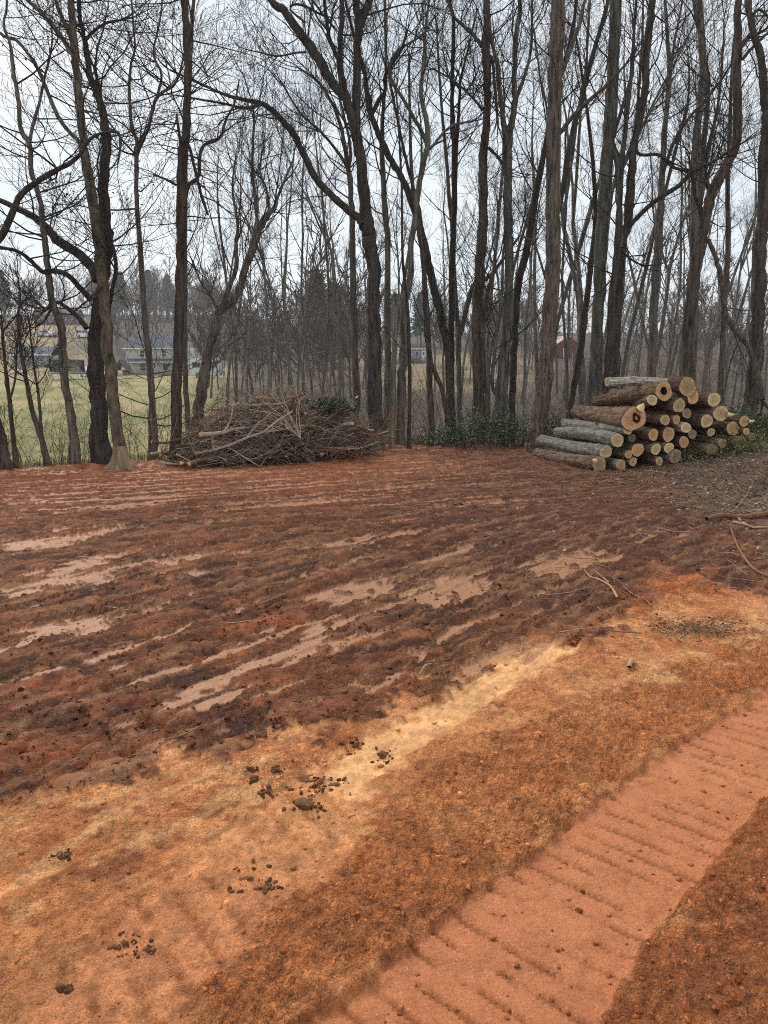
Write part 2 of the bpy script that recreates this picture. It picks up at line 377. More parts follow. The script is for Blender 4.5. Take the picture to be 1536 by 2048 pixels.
# colour of the soil itself
def C(a): return np.array(a)[None, :]
K = 1.2
mud = C(A(84, 47, 29, K)); mud2 = C(A(128, 71, 42, K)); red = C(A(158, 84, 48, K)); slc = C(A(164, 112, 78, K)); slc2 = C(A(186, 118, 76, K))
orange = C(A(202, 128, 78, K)); sandc = C(A(234, 174, 118, K)); tan_ = C(A(222, 152, 98, K)); trk = C(A(198, 123, 82, K)); grt = C(A(174, 104, 58, K)); grt2 = C(A(154, 88, 48, K)); litc = C(A(122, 102, 84, K)); rust = C(A(178, 98, 48, K))
def lerp(a, b, m): return a * (1 - m[:, None]) + b * m[:, None]
nb = fbm(X / 0.9, Y / 0.9, 4, 80); nf = fbm(X / 0.07, Y / 0.07, 4, 81)
c = lerp(np.repeat(mud, len(X), 0), mud2, smooth(-0.35, 0.45, nb + 0.5 * nf))
dk = zone([(780, 950), (1120, 950), (1450, 960), (1480, 1100), (1300, 1220), (1060, 1265), (760, 1230), (640, 1120)], 0.6, 0.8, 0.7, 13)
c = lerp(c, mud2 * 1.08, plate * 0.55)
c = lerp(c, red, smooth(8.5, 14.5, Y) * (1 - smooth(-1.0, 3.0, X)) * 0.85)
c = lerp(c, red, smooth(0.15, 0.6, fbm(X / 0.6, Y / 0.4, 4, 82)) * 0.8)
c = lerp(c, rust, smooth(0.35, 0.75, fbm(X / 0.45, Y / 0.3, 4, 83)) * 0.7)
c = lerp(c, mud * 1.05, dk * (0.35 + 0.4 * smooth(-0.3, 0.2, nb + 0.6 * nf)))
co = lerp(np.repeat(orange, len(X), 0), tan_, smooth(-0.3, 0.5, fbm(X / 0.5, Y / 0.5, 4, 84) + 0.3 * nf))
co = lerp(co, rust, smooth(0.1, 0.6, fbm(X / 0.35, Y / 0.35, 4, 85)) * 0.65)
co = lerp(co, mud2, smooth(0.28, 0.6, fbm(X / 0.22, Y / 0.22, 4, 86) + 0.2 * smooth(3.5, 2.0, Y)) * 0.6)
co = lerp(co, sandc, sand2 * smooth(0.0, 0.16, fbm(s1 / 0.35, t1 / 0.12, 5, 87)) * 0.6)
co = lerp(co, grt, grit * (0.55 + 0.45 * smooth(-0.3, 0.3, nf + nb)))
co = lerp(co, sandc, sand3 * smooth(-0.2, 0.35, fbm(X / 0.3, Y / 0.2, 4, 88)) * 0.8)
co = lerp(co, grt2, grit2 * (0.75 + 0.25 * smooth(-0.3, 0.3, nf)))
co = lerp(co, tan_, grit2 * smooth(0.32, 0.5, fbm(X / 0.3, Y / 0.3, 4, 89)) * 0.6)
co = lerp(co, tan_ * 0.96, track2 * 0.7)
co = lerp(co, trk, np.clip(track + 0.6 * track2 * smooth(3.0, 2.2, Y), 0, 1) * (0.85 + 0.15 * smooth(-.3, .3, nb)))
co = lerp(co, grt2 * 0.8, (bar * track * 0.8 + bar2 * track2 * 0.4) * smooth(-0.35, 0.2, nf + 0.2))
co = lerp(co, sandc, sand * (0.8 + 0.2 * smooth(-0.2, 0.2, nf)))
c = lerp(c, co, fore)
c = lerp(c, rust * 1.1, blob * (1 - fore) * 0.8)
stk = flow(0.8, 0.035, 3, 95)
c = lerp(c, np.repeat(slc, len(X), 0) * 0.8, smooth(0.02, 0.28, flow(2.2, 0.09, 4, 96) + 0.15 * nf) * (1 - fore) * (1 - lit) * 0.7)
c = lerp(c, lerp(np.repeat(slc, len(X), 0), slc2, smooth(6, 11, Y) * smooth(-0.3, 0.3, nb + 0.3)) * (1 - 0.35 * smooth(0.0, 0.4, stk))[:, None], slk * (0.90 - 0.35 * smooth(0.05, 0.4, brk)))
cr0 = np.clip((0.62 * (1 - fore) * (1 - 0.6 * plate) + fore * (0.32 + 0.48 * gritm + 0.4 * rough_f)) * (1 - 0.9 * np.clip(track + 0.7 * sand + slk + 0.55 * track2, 0, 1)), 0, 1)
c = c * (1 + 0.62 * cr0 * (0.55 + 0.45 * fore) - 0.06 * track - 0.10 * sand * (1 - track))[:, None]
c = c * ((0.86 + 0.28 * id1) * (0.84 + 0.32 * id2) * (0.82 + 0.36 * id3))[:, None] ** (1 - 0.8 * np.clip(slk + track, 0, 1))[:, None]
c = lerp(c, litc, lit * smooth(-0.5, 0.2, nf + 0.4 * nb + 0.2) * 0.85)
c = c * lerp(np.repeat(C((0.98, 1.04, 1.0)), len(X), 0), C((0.99, 1.01, 1.0)), fore)
cols = np.zeros((len(x), 3)); wet = np.zeros(len(x)); soil = np.ones(len(x))
# beyond the clearing: wood floor, lawn, dry hillside
a_ = x / np.maximum(y, 1)
fn = fbm(x / 7, y / 7, 4, 90); fn2 = fbm(x / 1.3, y / 1.3, 3, 91)
lawn = C(A(136, 138, 78, 0.95)); lawn2 = C(A(182, 164, 112, 0.95)); dry = C(A(186, 162, 122, 0.8)); leaf = C(A(100, 82, 66, 0.8))
cf = np.repeat(leaf, len(x), 0)
lw = smooth(19, 24, y) * (1 - smooth(-0.25, -0.18, a_ + 0.05 * fn + 0.02 * fn2))
cf = lerp(cf, np.repeat(lawn, len(x), 0), lw)
cf = lerp(cf, lawn2, lw * smooth(-0.25, 0.35, fn + 0.8 * fn2))
cf = lerp(cf, dry, lw * smooth(88, 130, y + 25 * fn) * (0.9 - 0.3 * smooth(-0.3, 0.3, fn)))
mid = smooth(60, 80, y) * (1 - smooth(150, 180, y)) * smooth(-0.1, 0.0, a_) * (1 - smooth(0.16, 0.22, a_))
cf = lerp(cf, dry * 0.9, mid * 0.8 * smooth(-0.5, 0.1, fn))
cf = lerp(cf, leaf, smooth(255, 290, y))
cf = lerp(cf, leaf, smooth(150, 165, y + 14 * fn) * smooth(-0.43, -0.33, a_ + 0.06 * fn))
cf = lerp(cf, leaf * 1.2, smooth(140, 170, y) * smooth(0.0, 0.45, fbm(x / 11, y / 11, 4, 97)) * 0.75)
cols[:] = cf
wn = 1 - smooth(-0.3, 1.2, Y - ed + 0.5 * fbm(X / 0.6, Y / 0.6, 3, 93))
cols[n] = cf[n] * (1 - wn[:, None]) + c * wn[:, None]
soil[:] = 0; soil[n] = wn; wet[n] = np.maximum(slk, 0.10 * plate * (1 - fore) * (1 - lit)) * wn; crumb = np.zeros(len(x)); crumb[n] = np.clip((0.62 * (1 - fore) * (1 - 0.6 * plate) + fore * (0.32 + 0.48 * gritm + 0.4 * rough_f)) * (1 - 0.9 * np.clip(track + 0.7 * sand + slk + 0.55 * track2, 0, 1)), 0, 1) * wn; press = np.zeros(len(x)); press[n] = np.clip(0.6 * track + 0.35 * sand + slk + 0.3 * track2 + 0.45 * plate * (1 - fore), 0, 1)
nr = len(rows)
i, j = np.meshgrid(np.arange(nr - 1), np.arange(NC - 1), indexing='ij'); b = i * NC + j
GQ = np.stack([b, b + 1, b + NC + 1, b + NC], -1).reshape(-1, 4)
gm = NT('soil'); co_ = gm.coord()
base = gm.attr('soil_colour'); wetf = gm.attr('slick', 'Fac')
n1 = gm.noise(co_, 30, 6, 0.75); n2 = gm.noise(co_, 150, 4, 0.75); n3 = gm.noise(co_, 9, 5, 0.7)
dryf = gm.math('SUBTRACT', 1.0, gm.math('MULTIPLY', gm.attr('pressed', 'Fac'), 0.85))
c_ = gm.mix(dryf, base, gm.ramp(n1, [(0.32, (0.48, 0.45, 0.44)), (0.50, (1, 1, 1)), (0.75, (1.0, 1.0, 1.0))]), 'MULTIPLY')
c_ = gm.mix(gm.math('MULTIPLY', dryf, 0.95), c_, gm.ramp(n2, [(0.36, (0.42, 0.40, 0.38)), (0.52, (1, 1, 1)), (0.68, (1.25, 1.22, 1.18))]), 'MULTIPLY')
c_ = gm.mix(gm.math('MULTIPLY', dryf, 0.8), c_, gm.ramp(n3, [(0.34, (0.62, 0.58, 0.55)), (0.5, (1, 1, 1)), (0.66, (1.12, 1.1, 1.08))]), 'MULTIPLY')
crm = gm.attr('crumb', 'Fac')
wv = gm.n('ShaderNodeTexNoise'); wv.inputs['Scale'].default_value = 45; wv.inputs['Detail'].default_value = 3; gm.l(co_, wv.inputs['Vector'])
vm = gm.n('ShaderNodeVectorMath', operation='MULTIPLY_ADD'); gm.l(wv.outputs['Color'], vm.inputs[0]); vm.inputs[1].default_value = (0.022, 0.022, 0.022); gm.l(co_, vm.inputs[2])
ch = None
for sc_k, amt in ((34, 0.55), (78, 0.65), (150, 0.6)):
    v1 = gm.n('ShaderNodeTexVoronoi'); v1.inputs['Scale'].default_value = sc_k; gm.l(vm.outputs[0], v1.inputs['Vector'])
    s1_ = gm.n('ShaderNodeSeparateColor'); gm.l(v1.outputs['Color'], s1_.inputs[0])
    fac = gm.math('MULTIPLY', gm.math('MULTIPLY', crm, amt), gm.ramp(n3, [(0.35, (0.25, 0.25, 0.25)), (0.6, (1, 1, 1))]))
    c_ = gm.mix(fac, c_, gm.ramp(s1_.outputs[0], [(0.0, (0.45, 0.43, 0.42)), (0.45, (0.95, 0.94, 0.93)), (0.9, (1.12, 1.1, 1.06)), (1.0, (1.5, 1.45, 1.35))]), 'MULTIPLY')  # tone per crumb, darkest steps painted in as micro shadow
    c_ = gm.mix(gm.math('MULTIPLY', fac, 0.8), c_, gm.ramp(v1.outputs['Distance'], [(0.35, (1, 1, 1)), (0.75, (0.5, 0.48, 0.46))]), 'MULTIPLY')  # crevice shade between crumbs painted into the soil colour
    t_h = gm.math('MULTIPLY', gm.math('SUBTRACT', 1.0, v1.outputs['Distance']), gm.math('MULTIPLY', fac, 60.0 / sc_k))
    ch = t_h if ch is None else gm.math('ADD', ch, t_h)
vo = gm.n('ShaderNodeTexVoronoi'); vo.inputs['Scale'].default_value = 95; gm.l(co_, vo.inputs['Vector'])
sc_ = gm.n('ShaderNodeSeparateColor'); gm.l(vo.outputs['Color'], sc_.inputs[0])
gr = gm.math('MULTIPLY', gm.math('GREATER_THAN', sc_.outputs[0], 0.93), gm.math('LESS_THAN', vo.outputs['Distance'], 0.30))
gr = gm.math('MULTIPLY', gm.math('MULTIPLY', gr, gm.attr('soil', 'Fac')), 0.55)
c_ = gm.mix(gr, c_, A(250, 205, 150, 0.8))
gm.color(c_)
rg = gm.n('ShaderNodeMapRange'); gm.l(wetf, rg.inputs[0]); rg.inputs[3].default_value = 0.92; rg.inputs[4].default_value = 0.40
gm.l(rg.outputs[0], gm.b.inputs['Roughness']); gm.b.inputs['Specular IOR Level'].default_value = 0.35
hh = gm.math('ADD', gm.math('MULTIPLY', n1, 1.0), gm.math('MULTIPLY', n2, 0.5))
hh = gm.math('ADD', gm.math('MULTIPLY', hh, dryf), ch)
gm.bump(hh, 1.0, 0.028)
ground = kind(obj('ground', mesh('ground', np.stack([x, y, zg], 1), GQ, col={'soil_colour': cols, 'slick': wet, 'soil': soil, 'pressed': press, 'crumb': crumb}), gm.m), 'structure', 'bare red clay clearing with lawn and wood floor beyond')
_gi = {'rows': rows, 'z': zg.reshape(nr, NC), 'c': cols.reshape(nr, NC, 3), 'lit': None}
def gsample(px_, py_):
    """height and soil colour of the built ground at world x, y (arrays)"""
    r_ = np.clip(np.searchsorted(rows, py_), 0, nr - 1)
    k_ = np.clip(((px_ / HW(rows[r_]) + 1) / 2 * (NC - 1)).round().astype(int), 0, NC - 1)
    return _gi['z'][r_, k_], _gi['c'][r_, k_]
def gz(xx, yy): return float(gsample(np.array([xx]), np.array([yy]))[0][0])
und = kind(obj('terrain', mesh('terrain', [(-1500, -400, -9), (1500, -400, -9), (1500, 1500, -9), (-1500, 1500, -9)], [(0, 1, 2, 3)]), plain('earth', A(110, 85, 60), 0.95)), 'structure')
# ------------------------------------------------------------------ bare trees
rng = random.Random(11)
def nrm(a):
    l = math.sqrt(a[0] * a[0] + a[1] * a[1] + a[2] * a[2]) + 1e-9; return (a[0] / l, a[1] / l, a[2] / l)
def rvec(): return (rng.gauss(0, 1), rng.gauss(0, 1), rng.gauss(0, 1))
def turn(d, ang, flat=1.0):
    q = rvec(); q = (q[0], q[1], q[2] * flat)
    k = q[0] * d[0] + q[1] * d[1] + q[2] * d[2]
    q = nrm((q[0] - k * d[0], q[1] - k * d[1], q[2] - k * d[2]))
    c, s = math.cos(ang), math.sin(ang)
    return (d[0] * c + q[0] * s, d[1] * c + q[1] * s, d[2] * c + q[2] * s)
NSEG = {0: 7, 1: 6, 2: 5, 3: 2, 4: 2}
def grow(out, p, d, L, r, lev, maxlev, kink=0.22, up=0.10, kids=(0, 7, 5, 4), rmin=0.003, flat=1.0):
    n = NSEG[lev]; pts = [p]; rad = [r]; st = L / n
    for i in range(n):
        q = rvec()
        d = nrm((d[0] + q[0] * kink, d[1] + q[1] * kink, d[2] + q[2] * kink * flat + up))
        p = (p[0] + d[0] * st, p[1] + d[1] * st, p[2] + d[2] * st)
        pts.append(p); rad.append(max(rmin, r * (1 - 0.8 * (i + 1) / n)))
    out[lev].append((pts, rad))
    if lev >= maxlev: return
    k = kids[min(lev, len(kids) - 1)]
    for _ in range(max(1, int(k * rng.uniform(0.7, 1.3)))):
        t = rng.uniform(0.18, 0.98); f = t * n; i = min(n - 1, int(f)); g = f - i
        a, b = pts[i], pts[i + 1]
        q = (a[0] + (b[0] - a[0]) * g, a[1] + (b[1] - a[1]) * g, a[2] + (b[2] - a[2]) * g)
        dd = nrm((b[0] - a[0], b[1] - a[1], b[2] - a[2]))
        grow(out, q, turn(dd, rng.uniform(0.5, 1.05), flat), L * rng.uniform(0.32, 0.62) * (1.25 - 0.6 * t), max(rmin, (rad[i] + (rad[i + 1] - rad[i]) * g) * 0.55), lev + 1, maxlev, kink, up, kids, rmin, flat)
BARK = [bark('bark_grey', A(66, 60, 54), A(134, 124, 112)), bark('bark_brown', A(56, 48, 42), A(114, 100, 88)), bark('bark_dark', A(46, 42, 38), A(96, 88, 79)),
        bark('bark_lichen', A(64, 61, 54), A(132, 126, 114), moss=A(118, 122, 104)), bark('bark_pale', A(116, 98, 78), A(166, 142, 114), zs=0.8, xs=6), bark('bark_mottled', A(68, 60, 50), A(138, 124, 106), zs=4.0, xs=9), bark('bark_snag', A(100, 91, 80), A(148, 136, 120), zs=0.8, xs=8), bark('bark_furrowed', A(52, 46, 41), A(124, 110, 96), xs=17)]
TWIG = plain('twig', A(66, 58, 53), 0.9, 0.25, 1.5, 0.1)
TWIG2 = plain('twig_grey', A(88, 80, 75), 0.9, 0.25, 1.5, 0.1)
nprs = np.random.RandomState(8)
def build_tree(label, Y, stems, bk=0, nb=10, bl=(1.2, 2.6), frm=0.4, style='up', flare=1.35, seed=0, base=None, leaves=0, ups=0.13, thin=1.0, name='bare_tree', maxlev=3):
    """stems: photo-measured runs (px, py, half width px) in the plane y = Y; the first one is the trunk and starts at the ground"""
    rng.seed(1000 + seed)
    (bx, by_, bz), mpp = at(stems[0][0][0], stems[0][0][1], Y)
    g = gz(bx, Y)
    root = thing(name, label, 'tree', (bx, Y, g))
    polys = []; out = {1: [], 2: [], 3: [], 4: []}
    for si, S in enumerate(stems):
        L = []
        for (px, py, hw) in S:
            q, mp_ = at(px, py, Y); L.append([q[0] - bx, 0.0, q[2] - g, hw * mp_])
        # wander towards and away from the viewer as real stems do
        ph = rng.uniform(0, 6.3); am = 0.0 if si == 0 else rng.choice((-1, 1)) * rng.uniform(0.15, 0.45)
        z0 = L[0][2]
        for k in range(len(L)):
            hgt = abs(L[k][2] - z0) + abs(L[k][0] - L[0][0])
            L[k][1] = 0.06 * math.sin(hgt * 0.9 + ph) + am * hgt - (0.06 * math.sin(ph))
        if am:                                     # keep the measured outline although the limb comes nearer or goes away
            for k in range(len(L)):
                f = (Y + L[k][1]) / Y
                L[k][0] = (L[k][0] + bx) * f - bx; L[k][2] = (L[k][2] + g - CAM_H) * f + CAM_H - g; L[k][3] *= f
        if si == 0:
            if L[0][2] > 0.05: L.insert(0, [L[0][0] * 1.0, L[0][1], 0.0, L[0][3] * 1.08])
            L.insert(0, [L[0][0], L[0][1], -0.25, L[0][3] * flare * 1.15])
            L[1][3] *= flare
        Q = spline(L, 5)
        jit = nprs.standard_normal((len(Q), 2)) * 0.10 * Q[:, 3:4]
        Q[:, 0] += jit[:, 0]; Q[:, 1] += jit[:, 1]
        Q[:, 3] = np.maximum(Q[:, 3], 0.004) * (1 + 0.04 * nprs.standard_normal(len(Q)))
        polys.append((Q[:, :3].tolist(), Q[:, 3].tolist()))
        m = len(Q); nb_ = int(nb * 0.8) if bx < 0 else int(nb * 0.7); cnt = nb_ if si == 0 else max(3, int(nb_ * 0.5))
        lo = frm if si == 0 else 0.25
        for _ in range(cnt):
            f = rng.uniform(lo, 0.99); k = min(m - 2, int(f * m))
            P = Q[k]; D = nrm(tuple(Q[k + 1][:3] - Q[k][:3]))
            if style == 'flat': d = nrm((rng.gauss(0, 1), rng.gauss(0, 1), rng.uniform(-0.15, 0.45)))
            elif style == 'dead': d = nrm((rng.gauss(0, 1), rng.gauss(0, 1), rng.uniform(-0.6, 0.5)))
            else: d = turn(D, rng.uniform(0.6, 1.1))
            ln = rng.uniform(*bl); r0 = min(P[3] * 0.5, 0.0068 * ln + 0.0035)
            fl = 0.45 if style == 'flat' else 1.0
            grow(out, tuple(P[:3]), d, ln, r0 * thin, 1, maxlev, 0.17, ups if style != 'dead' else -0.02, (0, 6, 4, 3) if style != 'dead' else (0, 4, 2, 2), 0.0035, fl)
        # the tip of every stem breaks up into twigs
        if style != 'dead':
            P = Q[-1]; D = nrm(tuple(Q[-1][:3] - Q[-2][:3]))
            for _ in range(2): grow(out, tuple(P[:3]), turn(D, rng.uniform(0.1, 0.5)), rng.uniform(*bl) * 0.8, P[3] * 0.6, 1, maxlev, 0.16, ups, (0, 7, 4, 3), 0.0035)
    big = [p for p in polys if max(p[1]) > 0.045]; small = [p for p in polys if max(p[1]) <= 0.045]
    V, Q = tubes(big, 14, 0.025, nprs) if big else (np.zeros((0, 3)), np.zeros((0, 4), int))
    if small:
        V2, Q2 = tubes(small, 8, 0.03, nprs); Q = np.concatenate([Q, Q2 + len(V)]); V = np.concatenate([V, V2])
    obj('trunk', mesh('trunk', V, Q), BARK[bk], root)
    Vs, Qs = [], []; off = 0
    for lev, sd_ in ((1, 5), (2, 4), (3, 3), (4, 3)):
        if out[lev]:
            V, Q = tubes(out[lev], sd_); Vs.append(V); Qs.append(Q + off); off += len(V)
    if Vs: obj('crown', mesh('crown', np.concatenate(Vs), np.concatenate(Qs)), TWIG, root)
    if leaves:
        tips = [p[0][-1] for p in out[3] + out[2]]
        leaf_mesh(root, tips, leaves)
    return root
DEADLEAF = plain('dead_leaf', A(78, 62, 52), 0.9, 0.3, 9, 0.1)
def leaf_cards(P, size, rs_, flat=0.0):
    """small curled leaves: two triangles folded along the midrib"""
    n_ = len(P); a = rs_.standard_normal((n_, 3)); a[:, 2] *= (1 - flat); a /= np.linalg.norm(a, axis=1, keepdims=True)
    b = rs_.standard_normal((n_, 3)); b[:, 2] *= (1 - flat); b -= a * (a * b).sum(1, keepdims=True); b /= np.linalg.norm(b, axis=1, keepdims=True) + 1e-9
    c_n = np.cross(a, b); s_ = size * rs_.uniform(0.6, 1.3, (n_, 1))
    V = np.stack([P, P + a * s_ * 0.5 + b * s_ * 0.32 + c_n * s_ * 0.10, P + a * s_, P + a * s_ * 0.5 - b * s_ * 0.32 + c_n * s_ * 0.10], 1).reshape(-1, 3)
    i0 = np.arange(n_) * 4
    T = np.concatenate([np.stack([i0, i0 + 1, i0 + 2], 1), np.stack([i0, i0 + 2, i0 + 3], 1)])
    return V, T
def leaf_mesh(root, tips, nl):
    P = np.array(tips); P = P[nprs.randint(0, len(P), nl)] + nprs.standard_normal((nl, 3)) * 0.06
    V, T = leaf_cards(P, 0.055, nprs)
    obj('leaves', mesh('leaves', V, None, T, False), DEADLEAF, root)

